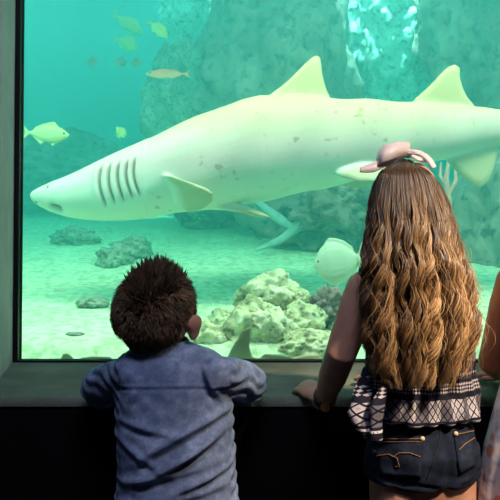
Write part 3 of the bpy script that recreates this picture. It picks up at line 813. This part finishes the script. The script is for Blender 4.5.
    path = pos[:, None, :] * .99 + dr[:, None, :] * (ln[:, None] * t)[:, :, None]
    path[:, :, 2] -= (ln[:, None] * .25 * (t ** 2)) * (1 - crest)[:, None]
    path = path @ Rm.T + hcv
    rad = np.repeat((np.array([1, .85, .6, .08]) * .00105)[None], S_, 0)
    b = rs.uniform(0, 1, S_) * .5 + h_ * .5
    tone = np.array([.055, .036, .021])[None] + b[:, None] ** 1.6 * np.array([.42, .27, .145])[None]
    tone = np.repeat(tone[:, None], K, 1)
    add('hair', strands(path, rad, tone, 3), M_HAIR_SHORT, par)
    # gelled spikes along the crown
    Q = []
    for i in range(150):
        a_, b_ = rs.uniform(-.62, .62), rs.uniform(-.55, .45)
        d = np.array([a_ + .04, b_, math.sqrt(max(.05, 1 - a_ * a_ - b_ * b_))]); rt = d * hrv * 1.02
        g_ = d * .5 + np.array([-.12 + .5 * a_ + rs.normal(0, .22), rs.normal(0, .25) + .1, .9]); g_ /= np.linalg.norm(g_)
        L_ = rs.uniform(.018, .034) * (1 - .5 * abs(a_))
        Q.append([rt + g_ * L_ * q + np.array([0, 0, .0]) for q in (-.1, .35, .7, 1.05)])
    Q = np.array(Q) @ Rm.T + hcv
    rr = np.repeat(np.array([[.0030, .0026, .0016, .0002]]), len(Q), 0); tq = np.repeat((np.array([.045, .028, .018]) + rs.uniform(0, .14, (len(Q), 1)) * np.array([1, .6, .35]))[:, None], 4, 1)
    add('hair_spikes', strands(Q, rr, tq, 6), M_HAIR_SHORT, par)
    for ch in par.children: ch.location = -o0
    return par
make_boy()

# ---------------------------------------------------------------- the long-haired girl
a = N('patterned_cloth', .8, .2)     # navy cloth with bands of pale diamonds; uv = metres round the body, height
uv = a.n('ShaderNodeUVMap', uv_map='cloth').outputs[0]; u_, v_, _ = a.sep(uv)
def frac(x): return a.math('FRACT', x)
def absd(x): return a.math('ABSOLUTE', a.math('SUBTRACT', x, .5))
def dia(wu, wv, v0, thr, ring=None):
    du = absd(frac(a.math('MULTIPLY', u_, 1 / wu))); dv = absd(frac(a.math('MULTIPLY', a.math('SUBTRACT', v_, v0), 1 / wv)))
    s = a.math('ADD', du, dv); return s
def band(v0, v1): return a.math('MULTIPLY', a.math('GREATER_THAN', v_, v0), a.math('LESS_THAN', v_, v1))
navy = (.010, .011, .024)
PER = .094                            # the pattern repeats down the cloth
vv = a.math('MULTIPLY', frac(a.math('MULTIPLY', a.math('SUBTRACT', v_, .757), 1 / PER)), PER)
def bandp(v0, v1): return a.math('MULTIPLY', a.math('GREATER_THAN', vv, v0), a.math('LESS_THAN', vv, v1))
def dia_p(wu, wv, v0):
    du = absd(frac(a.math('MULTIPLY', u_, 1 / wu))); dv = absd(frac(a.math('MULTIPLY', a.math('SUBTRACT', vv, v0), 1 / wv)))
    return a.math('ADD', du, dv)
d1 = dia_p(.0135, .0175, .0075); s5 = a.math('ABSOLUTE', a.math('SUBTRACT', d1, .5)); lit = a.math('GREATER_THAN', s5, .10); core = a.math('GREATER_THAN', s5, .36)
tint = a.math('GREATER_THAN', a.math('SINE', a.math('MULTIPLY', u_, 2 * PI / .052)), -.1)
dc = a.mix(tint, (.16, .15, .19), (.52, .49, .56)); dc = a.mix(a.math('MULTIPLY', core, .35), dc, (.08, .08, .12))
c = a.mix(a.math('MULTIPLY', lit, bandp(.0075, .0425)), navy, dc)
d2 = dia_p(.006, .006, .058); c = a.mix(a.math('MULTIPLY', a.math('LESS_THAN', d2, .45), bandp(.052, .070)), c, (.5, .46, .54))
d3 = dia_p(.009, .008, .078); c = a.mix(a.math('MULTIPLY', a.math('LESS_THAN', d3, .36), bandp(.076, .088)), c, (.36, .34, .42))
c = a.mix(a.math('MULTIPLY', band(.7555, .7595), a.math('GREATER_THAN', a.noise(260, 2), .36)), c, (.66, .62, .66))
a.color(c); a.bump(a.noise(700, 2), .25, .001); M_CLOTH = a.m

def make_girl():
    Y = 1.10; yaw = math.radians(16)
    cx = (421 - 250) / F * Y
    par = tag(empty('person', (cx, Y, 0)), 'girl with long wavy brown hair in a patterned top and denim shorts', 'person')
    o0 = Vector(par.location)
    hc = Vector((cx - .024, Y + .02, 1.128)); hr = (.062, .080, .092)
    mb = MB()
    mb.torso([(cx, Y, .61, .07, .06, yaw), (cx, Y, .65, .084, .072, yaw), (cx, Y - .004, .69, .086, .076, yaw), (cx, Y, .75, .078, .062, yaw), (cx, Y + .005, .81, .076, .058, yaw),
              (cx, Y + .005, .89, .09, .064, yaw), (cx - .003, Y + .005, .96, .10, .058, yaw), (cx - .005, Y + .008, .995, .085, .046, yaw), (cx - .008, Y + .01, 1.012, .04, .034, yaw)])
    mb.tube([(cx - .008, Y + .008, .99), (cx - .012, Y + .012, 1.03), hc - Vector((0, .005, .02))], [.033, .031, .032], 14)
    R = head(mb, hc, hr, yaw, math.radians(4), math.radians(3))
    legs(mb, (cx, Y), yaw, .044, .65, .86)
    sl = rotz(-.112, .005, yaw, (cx, Y)); sr_ = rotz(.078, .02, yaw, (cx, Y))
    shL = Vector((sl.x, sl.y, .985)); shR = Vector((sr_.x, sr_.y, .975))
    elL = P(341, 353, 1.065); wrL = P(324, 400, 1.225)
    hd = P(301, 380, 1.315)
    mb.tube([shL, shL.lerp(elL, .3), elL, elL.lerp(wrL, .45), wrL], [.032, .033, .0275, .027, .0185], 16)
    hand(mb, wrL, hd - wrL, (-.2, -.2, 1), 1.08, .75, 1)
    elR = Vector((cx + .075, 1.215, .80)); wrR = Vector((cx - .0, 1.33, SILL + .028))
    mb.tube([shR, shR.lerp(elR, .4), elR, elR.lerp(wrR, .5), wrR], [.031, .031, .027, .026, .018], 16)
    hand(mb, wrR, (-.6, .6, -.02), (0, 0, 1), .92, .3, -1)
    add('body', mb.remesh('body', .0034, 2), M_SKIN, par)
    face_parts(hc, hr, R, par, M_IRIS)
    shoes(par, (cx, Y), yaw, .044, .86, M_SHOE)

    # denim shorts
    mb = MB()
    mb.torso([(cx, Y, .644, .088, .078, yaw), (cx, Y, .66, .093, .082, yaw), (cx, Y - .004, .70, .094, .086, yaw), (cx, Y, .74, .088, .074, yaw), (cx, Y + .002, .775, .084, .068, yaw)])
    for sg in (-1, 1):
        h = rotz(sg * .044, -.002, yaw, (cx, Y)); g = rotz(sg * .047, 0, yaw, (cx, Y))
        mb.tube([(h.x, h.y, .70), (g.x, g.y, .67), (g.x, g.y, .650)], [.062, .062, .063], 22, cap_round=False)
    me = mb.remesh('shorts', .0034, 3)
    def wr(V):
        x, y, z = V[:, 0] - cx, V[:, 1], V[:, 2]
        d = .0013 * np.sin(z * 210 + x * 45 + np.sin(x * 60)) * np.exp(-((z - .66) / .02) ** 2)
        b = rotz(0, -.09, yaw, (0, 0))
        u = x * math.cos(yaw) + (y - Y) * math.sin(yaw)
        back = y < Y
        d += back * (-.005 * np.exp(-(u / .008) ** 2) * np.clip((.745 - z) / .05, 0, 1))
        d += .0018 * np.exp(-((z - .652 - .25 * np.abs(u)) / .005) ** 2) * back
        d += -.0022 * np.exp(-((z - .656) / .0016) ** 2)          # hem stitching groove
        return d
    wrinkle(me, wr)
    shorts = add('shorts', me, M_DENIM, par)
    tree = bvh(shorts)
    def patch(name, poly, m, par_, n=10, off=.0022):
        """a pocket: a quad patch laid on the cloth, bilinear over its four corners"""
        (a0, a1, a2, a3) = poly; mb = MB(); G_ = []
        for j in range(n + 1):
            row = []
            for i in range(n + 1):
                u, v = i / n, j / n
                x = (a0[0] * (1 - u) + a1[0] * u) * (1 - v) + (a3[0] * (1 - u) + a2[0] * u) * v
                y = (a0[1] * (1 - u) + a1[1] * u) * (1 - v) + (a3[1] * (1 - u) + a2[1] * u) * v
                row.append(hit(tree, x, y, off))
            G_.append(row)
        if any(p is None for r_ in G_ for p in r_): return None
        top = [p for r_ in G_ for p in r_]; bot = [p + Vector((0, .004, 0)) for p in top]
        N1 = n + 1; mb.v = [tuple(p) for p in top + bot]; q = len(top)
        for j in range(n):
            for i in range(n):
                k = j * N1 + i; mb.f.append((k, k + 1, k + N1 + 1, k + N1)); mb.f.append((q + k + N1, q + k + N1 + 1, q + k + 1, q + k))
        rim = [i for i in range(N1)] + [j * N1 + n for j in range(1, N1)] + [n * N1 + i for i in range(n - 1, -1, -1)] + [j * N1 for j in range(n - 1, 0, -1)]
        for i_ in range(len(rim)):
            a_, b_ = rim[i_], rim[(i_ + 1) % len(rim)]; mb.f.append((b_, a_, q + a_, q + b_))
        return mb.build(name, m, par_)
    def stitch(par_, pts, r=.0009, m=M_THREAD, off=.0032, name='stitching'):
        L = []
        for (x0, y0), (x1, y1) in zip(pts[:-1], pts[1:]):
            for i in range(6):
                p = hit(tree, x0 + (x1 - x0) * i / 6, y0 + (y1 - y0) * i / 6, off)
                if p: L.append(p)
        p = hit(tree, *pts[-1], off)
        if p: L.append(p)
        if len(L) > 2: return MB().tube(L, r, 6).build(name, m, par_)
    # waistband
    mb = MB(); R_ = []
    for j in range(56):
        an = 2 * PI * j / 56; ca, sa = math.cos(an), math.sin(an)
        ring = []
        for dr, h in ((.002, -.010), (.0055, -.009), (.0055, .009), (.002, .010), (-.004, .0)):
            x = math.copysign(abs(ca) ** .87, ca) * (.0855 + dr); y = math.copysign(abs(sa) ** .87, sa) * (.0695 + dr)
            q = rotz(x, y, yaw, (cx, Y)); ring.append((q.x, q.y, .768 + h))
        R_.append(ring)
    mb.rings(R_ + [R_[0]], cap=False); mb.build('waistband', M_DENIM, shorts)
    pk = patch('back_pocket', [(376, 437), (423, 437), (421, 478), (380, 476)], M_DENIM, shorts)
    if pk:
        stitch(pk, [(377, 439), (422, 439)]); stitch(pk, [(377, 442), (422, 442)], .0006)
        stitch(pk, [(378, 456), (390, 455), (398, 458), (400, 466), (396, 466)]); stitch(pk, [(394, 457), (400, 453), (410, 453), (420, 457)])
        p = hit(tree, 422, 439, .004)
        if p: MB().ell(p, (.0042, .003, .0042), nu=12, nv=8).build('rivet', M_BRASS, pk)
    pk = patch('back_pocket', [(453, 433), (473, 429), (474, 466), (459, 474)], M_DENIM, shorts)
    if pk:
        stitch(pk, [(454, 435), (472, 431)]); stitch(pk, [(458, 450), (464, 444), (473, 438)])
        p = hit(tree, 454.5, 434, .004)
        if p: MB().ell(p, (.0042, .003, .0042), nu=12, nv=8).build('rivet', M_BRASS, pk)
    stitch(shorts, [(440, 428), (439, 445), (433, 462), (427, 478)], .0007, M_BAND, .001, 'seam')

    # sleeveless patterned top
    mb = MB()
    mb.torso([(cx - .004, Y + .002, .757, .106, .088, yaw), (cx - .003, Y + .002, .79, .102, .085, yaw), (cx - .002, Y + .004, .84, .098, .079, yaw), (cx, Y + .005, .90, .1, .074, yaw),
              (cx - .003, Y + .005, .945, .098, .066, yaw), (cx - .004, Y + .007, .975, .085, .057, yaw)], 56)
    for sg in (-1, 1):
        A = [rotz(sg * .062, y, yaw, (cx - .004, Y + .006)) for y in (-.052, -.03, .0, .03, .05)]
        mb.tube([(q.x, q.y, z) for q, z in zip(A, (.965, 1.0, 1.012, 1.0, .965))], .013, 10, flat=.5)
    # loose tied corner hanging at the left hip
    tl = [P(368, 372, 1.03), P(362, 392, 1.02), P(358, 412, 1.01), P(366, 432, 1.0)]
    mb.tube(tl, [.012, .019, .022, .014], 14, flat=.6, up=(.3, -1, 0))
    mb.tube([P(385, 385, 1.0), P(378, 408, .99), P(377, 436, .985)], [.010, .013, .012], 12, flat=.5, up=(.3, -1, 0))
    me = mb.remesh('top', .0034, 4)
    def wt(V):
        x, y, z = V[:, 0] - cx, V[:, 1], V[:, 2]
        an = np.arctan2(y - Y, x)
        low = np.clip((.9 - z) / .1, 0, 1)
        return low * (.0024 * np.sin(an * 17 + z * 30) + .0016 * np.sin(an * 9 - z * 50)) + .0012 * np.sin(z * 120 + x * 60) * low
    wrinkle(me, wt)
    top = add('top', me, M_CLOTH, par)
    V = co(me); an = np.arctan2(V[:, 1] - Y, V[:, 0] - cx) * .105
    an = np.where(an > PI * .5 * .105, an - 2 * PI * .105, an)
    uvl = me.uv_layers.new(name='cloth'); li = np.empty(len(me.loops), np.int32); me.loops.foreach_get('vertex_index', li)
    UV = np.stack([an + .7, V[:, 2]], 1)[li]; uvl.data.foreach_set('uv', UV.astype(np.float32).ravel())

    # watch and bracelet on the left wrist
    ax = (wrL - elL).normalized()
    b = MB(); wp = elL.lerp(wrL, .93)
    def band_(mb, c, ax, r, wd, th, n=32):
        u = ax.orthogonal().normalized(); v = ax.cross(u); R_ = []
        for j in range(n + 1):
            q = 2 * PI * j / n; d = u * math.cos(q) + v * math.sin(q)
            R_.append([c + d * (r + o_) + ax * h for o_, h in ((0, -wd), (th, -wd * .8), (th, wd * .8), (0, wd))])
        mb.rings(R_, cap=False)
    band_(b, wp, ax, .0205, .006, .003)
    b.build('watch_band', M_BAND, par)
    perp = Vector((-.1, -.15, -1)); perp = (perp - ax * perp.dot(ax)).normalized()      # the watch hangs loose under the wrist
    cdir = ((Vector((0, 0, CAMZ)) - wp).normalized() * .95 + perp * .35).normalized(); fc = wp + perp * .0225 - ax * .006
    def disc(c, n_, r, h, seg=28):
        u = n_.orthogonal().normalized(); v = n_.cross(u)
        return MB().rings([[c + n_ * z + (u * math.cos(2 * PI * j / seg) + v * math.sin(2 * PI * j / seg)) * rr for j in range(seg)] for rr, z in ((r * .9, -h), (r, -h * .5), (r, h * .5), (r * .9, h))])
    wf = disc(fc, cdir, .0135, .004).build('watch_case', M_BAND, par)
    disc(fc + cdir * .0035, cdir, .0098, .0015).build('watch_dial', M_FACE, wf)
    bp = elL.lerp(wrL, 1.12) ; bx_ = (hd - wrL).normalized(); u = bx_.orthogonal().normalized(); v = bx_.cross(u)
    mb = MB()
    for j in range(22):
        q = 2 * PI * j / 22; mb.ell(wrL + bx_ * .006 + (u * math.cos(q) + v * math.sin(q)) * .0215, (.0027,) * 3, nu=8, nv=6)
    mb.build('bracelet', M_BEAD, par)

    # long wavy hair
    rs = np.random.RandomState(5)
    YH = 1.03
    tab = [(154, 397, 414), (158, 389, 422), (165, 378, 434), (180, 370, 446), (200, 366, 454), (225, 365.5, 459), (250, 366, 462), (275, 366, 470), (300, 366, 475), (325, 367, 477), (345, 370, 474), (365, 374, 468), (388, 381, 460)]
    zt = np.array([P(0, q[0], YH).z for q in tab]); xl = np.array([P(q[1], q[0], YH).x for q in tab]); xr = np.array([P(q[2], q[0], YH).x for q in tab])
    zt_, xl_, xr_ = zt[::-1], xl[::-1], xr[::-1]
    def shell(z):
        l = np.interp(z, zt_, xl_); r = np.interp(z, zt_, xr_); return (l + r) / 2 - .002, (r - l) / 2 - .005
    ztop = zt[0]
    def depth(z):     # half depth and centre in Y of the hair mass
        b_ = np.interp(z, [.80, .93, 1.03, 1.08, 1.13, 1.19, ztop], [.042, .05, .064, .088, .098, .080, .014])
        c_ = np.interp(z, [.80, .93, 1.03, 1.08, 1.13, 1.19, ztop], [1.02, 1.02, 1.034, 1.074, 1.102, 1.108, 1.105])
        return b_, c_
    def lay(S_, rmin, rmax, rad0, smin, smax, wav, K=44, fl=0, bmin=0, clump=.62):
        phi = rs.uniform(-2.4, 2.4, S_)
        s_ = rs.uniform(smin, smax, S_)
        zend = P(0, 1, YH).z * 0 + np.interp(rs.uniform(0, 1, S_), [0, .25, .7, 1], [P(0, 384, YH).z, P(0, 376, YH).z, P(0, 362, YH).z, P(0, 335, YH).z])
        # shorter towards the sides
        zend += .03 * np.clip(np.abs(phi) - .9, 0, 1)
        t = np.linspace(0, 1, K) ** .9
        z = ztop - .001 + (zend[:, None] - ztop) * t[None]
        cxh, ah = shell(z); bh, cyh = depth(z)
        # a parting: strands start along the crown and swing out
        g = np.clip((t - .16) / .4, 0, 1)[None]
        grp = np.round(phi * 7.5 + .35 * np.sin(phi * 31)); gc = grp / 7.5
        pe = phi[:, None] + (gc - phi)[:, None] * g * clump
        X = cxh + ah * s_[:, None] * np.where(np.abs(pe) > PI / 2, np.sign(pe) * (1 + .07 * np.minimum(np.abs(pe) - PI / 2, .8)), np.sin(pe)) * np.where(np.abs(pe) > 2.0, 1 - .25 * (np.abs(pe) - 2.0), 1)
        Yy = cyh - bh * s_[:, None] * np.cos(pe)
        X = X + cxh * (Yy - YH) / YH        # the crown leans with the tilt of the head
        hsh = lambda k_: (np.sin(grp * k_ + k_) * 43758.5453) % 1
        lam = (.056 + .034 * hsh(3.17) + rs.normal(0, .0012, S_))[:, None]; ph = rs.normal(0, .38, S_)[:, None] + hsh(12.9898)[:, None] * 2 * PI
        am = wav * (.55 + .75 * hsh(7.77) + rs.normal(0, .12, S_))[:, None]
        X = X + g * am * np.sin(2 * PI * (ztop - z) / lam + ph) ; Yy = Yy + g * am * .9 * np.cos(2 * PI * (ztop - z) / lam + ph)
        # locks draw together towards the tips
        pull = (np.sin(grp * 78.233) * 24634.6 % 1 - .5)[:, None]
        X += g * (.012 * pull) + np.clip((t - .8) / .2, 0, 1)[None] * .010 * pull
        if fl:
            X += np.clip(t - .1, 0, 1)[None] * rs.normal(0, fl, S_)[:, None]; Yy -= np.abs(np.clip(t - .1, 0, 1)[None] * rs.normal(0, fl, S_)[:, None])
        path = np.stack([X, Yy, z], -1)
        rad = rs.uniform(rmin, rmax, S_)[:, None] * np.interp(t, [0, .08, .5, .85, 1], [.6, .9, 1, .7, .08])[None]
        b_ = np.clip(.5 * (np.sin(grp * 39.35) * 9631.7 % 1) + .5 * rs.uniform(0, 1, S_) + bmin, 0, 1)[:, None, None]
        tip = np.clip((t - .12) / .6, 0, 1)[None, :, None]
        dark = np.array([.035, .019, .010]); mid = np.array([.29, .155, .068]); gold = np.array([.78, .50, .23])
        b_ = np.clip((b_ - .42) * 1.45 + .42, 0, 1)
        tone = dark + (mid - dark) * (.25 + .75 * tip) * b_ + (gold - mid) * tip * np.clip(b_ - .55, 0, 1) * 1.6
        return path, rad, tone
    parts_ = [lay(560, .0045, .0075, 1, .45, .84, .003, bmin=-.3), lay(1750, .0012, .0022, 1, .80, 1.0, .0072), lay(4000, .0005, .0010, 1, .84, 1.04, .0075, bmin=.06), lay(170, .0002, .00034, 1, .97, 1.08, .008, fl=.012, bmin=.25, clump=.2)]
    pth, rd, tn = (np.concatenate([p[i] for p in parts_]) for i in range(3))
    hair = add('hair', strands(pth, rd, tn, 5), M_HAIR, par)

    # hair bow: two folded loops, a knot and two tails
    bc = P(408, 152, 1.085)
    bow = MB().ell(bc + Vector((0, 0, -.002)), (.008, .008, .009), nu=14, nv=10).build('hair_bow', M_RIBBON, par)
    def ribbon(pts, wdir, wd, th=.0014):
        mb = MB(); pts = [Vector(p) for p in pts]; wdir = Vector(wdir).normalized()
        # smooth the path
        Q = []
        for i in range(len(pts) - 1):
            p0, p1, p2, p3 = pts[max(i - 1, 0)], pts[i], pts[i + 1], pts[min(i + 2, len(pts) - 1)]
            for u in np.linspace(0, 1, 8, endpoint=False):
                Q.append(.5 * ((2 * p1) + (p2 - p0) * u + (2 * p0 - 5 * p1 + 4 * p2 - p3) * u * u + (3 * p1 - p0 - 3 * p2 + p3) * u ** 3))
        Q.append(pts[-1])
        W = wd if hasattr(wd, '__len__') else [wd] * len(Q); W = np.interp(np.linspace(0, 1, len(Q)), np.linspace(0, 1, len(W)), W)
        R_ = []
        for i, q in enumerate(Q):
            t_ = (Q[min(i + 1, len(Q) - 1)] - Q[max(i - 1, 0)]).normalized(); n_ = t_.cross(wdir).normalized()
            R_.append([q + wdir * W[i] + n_ * th, q - wdir * W[i] + n_ * th, q - wdir * W[i] - n_ * th, q + wdir * W[i] - n_ * th])
        return mb.rings(R_)
    B_ = lambda px, py, y: P(px, py, y)
    ribbon([B_(409, 149, 1.08), B_(397, 150, 1.055), B_(384, 154, 1.052), B_(377, 159, 1.07), B_(383, 161, 1.095), B_(396, 157, 1.10), B_(409, 150, 1.09)], (.22, .3, 1), [.013, .016, .017, .016, .014, .012, .010]).build('loop', M_RIBBON, bow)
    ribbon([B_(408, 152, 1.08), B_(415, 152, 1.068), B_(423, 154, 1.07), B_(427, 158, 1.085), B_(423, 160, 1.10), B_(414, 157, 1.10), B_(408, 153, 1.09)], (-.2, .7, .8), [.004, .006, .007, .007, .007, .006, .004]).build('loop', M_RIBBON, bow)
    ribbon([B_(402, 154, 1.075), B_(388, 161, 1.06), B_(374, 167, 1.055), B_(360, 170, 1.05)], (.1, .4, 1), [.005, .009, .010, .004]).build('tail', M_RIBBON, bow)
    ribbon([B_(409, 153, 1.075), B_(421, 154, 1.062), B_(429, 160, 1.055), B_(434, 168, 1.05)], (.8, .3, .3), [.004, .006, .006, .005]).build('tail', M_RIBBON, bow)
    for ch in par.children: ch.location = -o0
    return par
make_girl()

# ---------------------------------------------------------------- the third child, mostly beyond the right edge
a = N('floral_cloth', .85, .15)
v1 = a.n('ShaderNodeTexVoronoi'); v1.inputs['Scale'].default_value = 24; a.l(a.coord(), v1.inputs['Vector'])
f1 = a.noise(20, 3)
c = a.ramp(f1, [(.32, (.14, .17, .28)), (.44, (.62, .62, .68)), (.52, (.78, .68, .66)), (.62, (.36, .42, .56))])
c = a.mix(a.ramp(v1.outputs['Distance'], [(.22, (1, 1, 1)), (.34, (0, 0, 0))]), c, (.62, .22, .14))
a.color(c); a.bump(a.noise(500, 2), .2, .001); M_FLORAL = a.m
def make_third():
    Y = 1.12; yaw = math.radians(6); cx = .57
    par = tag(empty('person', (cx, Y, 0)), 'child in a floral dress at the right edge, elbow on the sill', 'person')
    o0 = Vector(par.location)
    hc = Vector((cx + .06, Y + .03, 1.17)); hr = (.068, .084, .096)
    mb = MB()
    mb.torso([(cx, Y, .60, .085, .07, yaw), (cx, Y, .66, .1, .08, yaw), (cx, Y, .76, .09, .07, yaw), (cx, Y + .005, .83, .082, .062, yaw), (cx, Y + .008, .91, .09, .064, yaw), (cx, Y + .008, .98, .1, .058, yaw), (cx, Y + .01, 1.015, .085, .045, yaw), (cx, Y + .012, 1.03, .04, .034, yaw)])
    mb.tube([(cx, Y + .01, 1.01), (cx + .03, Y + .015, 1.06), hc - Vector((0, .005, .02))], [.033, .031, .032], 14)
    R = head(mb, hc, hr, math.radians(14), 0, 0)
    legs(mb, (cx, Y), yaw, .05, .64, 1.0)
    s1 = rotz(-.112, .005, yaw, (cx, Y)); s2 = rotz(.112, .005, yaw, (cx, Y))
    shL = P(514, 280, 1.11); elL = P(492, 362, 1.20); wrL = Vector((elL.x + .10, 1.36, SILL + .03))
    shR = Vector((s2.x, s2.y, 1.0)); elR = Vector((cx + .12, 1.25, .79)); wrR = Vector((cx + .03, 1.37, SILL + .03))
    for a_, b_, c_, sd in ((shL, elL, wrL, 1), (shR, elR, wrR, -1)):
        mb.tube([a_, a_.lerp(b_, .3), a_.lerp(b_, .65), b_, b_.lerp(c_, .4), c_], [.031, .032, .029, .027, .027, .018], 16)
        hand(mb, c_, (sd * .6, .5, -.05), (0, 0, 1), .92, .3, sd)
    add('body', mb.remesh('body', .0036, 3), M_SKIN_TAN, par)
    face_parts(hc, hr, R, par, M_IRIS)
    shoes(par, (cx, Y), yaw, .05, 1.0, M_SHOE)
    mb = MB()
    mb.torso([(cx, Y, .40, .175, .12, yaw), (cx, Y, .48, .165, .115, yaw), (cx, Y, .58, .15, .10, yaw), (cx, Y, .68, .138, .092, yaw), (cx, Y, .76, .118, .08, yaw), (cx, Y + .004, .83, .092, .072, yaw),
              (cx, Y + .008, .91, .099, .074, yaw), (cx, Y + .008, .96, .1, .067, yaw), (cx, Y + .008, .99, .086, .056, yaw)], 56)
    for sg in (-1, 1):
        A = [rotz(sg * .062, y, yaw, (cx, Y + .008)) for y in (-.052, -.03, .0, .03, .05)]
        mb.tube([(q.x, q.y, z) for q, z in zip(A, (.98, 1.015, 1.028, 1.015, .98))], .013, 10, flat=.5)
    me = mb.remesh('dress', .004, 4)
    def wd(V):
        an = np.arctan2(V[:, 1] - Y, V[:, 0] - cx); low = np.clip((.8 - V[:, 2]) / .3, 0, 1)
        return low * (.007 * np.sin(an * 13 + V[:, 2] * 6) + .003 * np.sin(an * 23))
    wrinkle(me, wd)
    add('dress', me, M_FLORAL, par)
    rs = np.random.RandomState(9); S_, K = 1500, 20
    phi = rs.uniform(-1.9, 1.9, S_); s_ = rs.uniform(.85, 1.06, S_); zend = rs.uniform(.96, 1.03, S_); t = np.linspace(0, 1, K)
    zt = hc.z + .108; z = zt + (zend[:, None] - zt) * t[None]
    aw = np.interp(z, [.95, 1.06, 1.16, 1.23, zt], [.075, .082, .078, .055, .01]); bw = np.interp(z, [.95, 1.06, 1.16, 1.23, zt], [.07, .085, .096, .07, .012])
    X = hc.x + aw * s_[:, None] * np.sin(phi)[:, None]; Yy = hc.y - bw * s_[:, None] * np.cos(phi)[:, None]
    tone = np.array([.03, .018, .01]) + rs.uniform(0, 1, S_)[:, None, None] * np.array([.1, .055, .025]) * np.ones((1, K, 1))
    add('hair', strands(np.stack([X, Yy, z], -1), rs.uniform(.001, .0026, S_)[:, None] * np.interp(t, [0, .1, .8, 1], [.6, 1, .8, .1])[None], tone, 4), M_HAIR, par)
    for ch in par.children: ch.location = -o0
    return par
make_third()
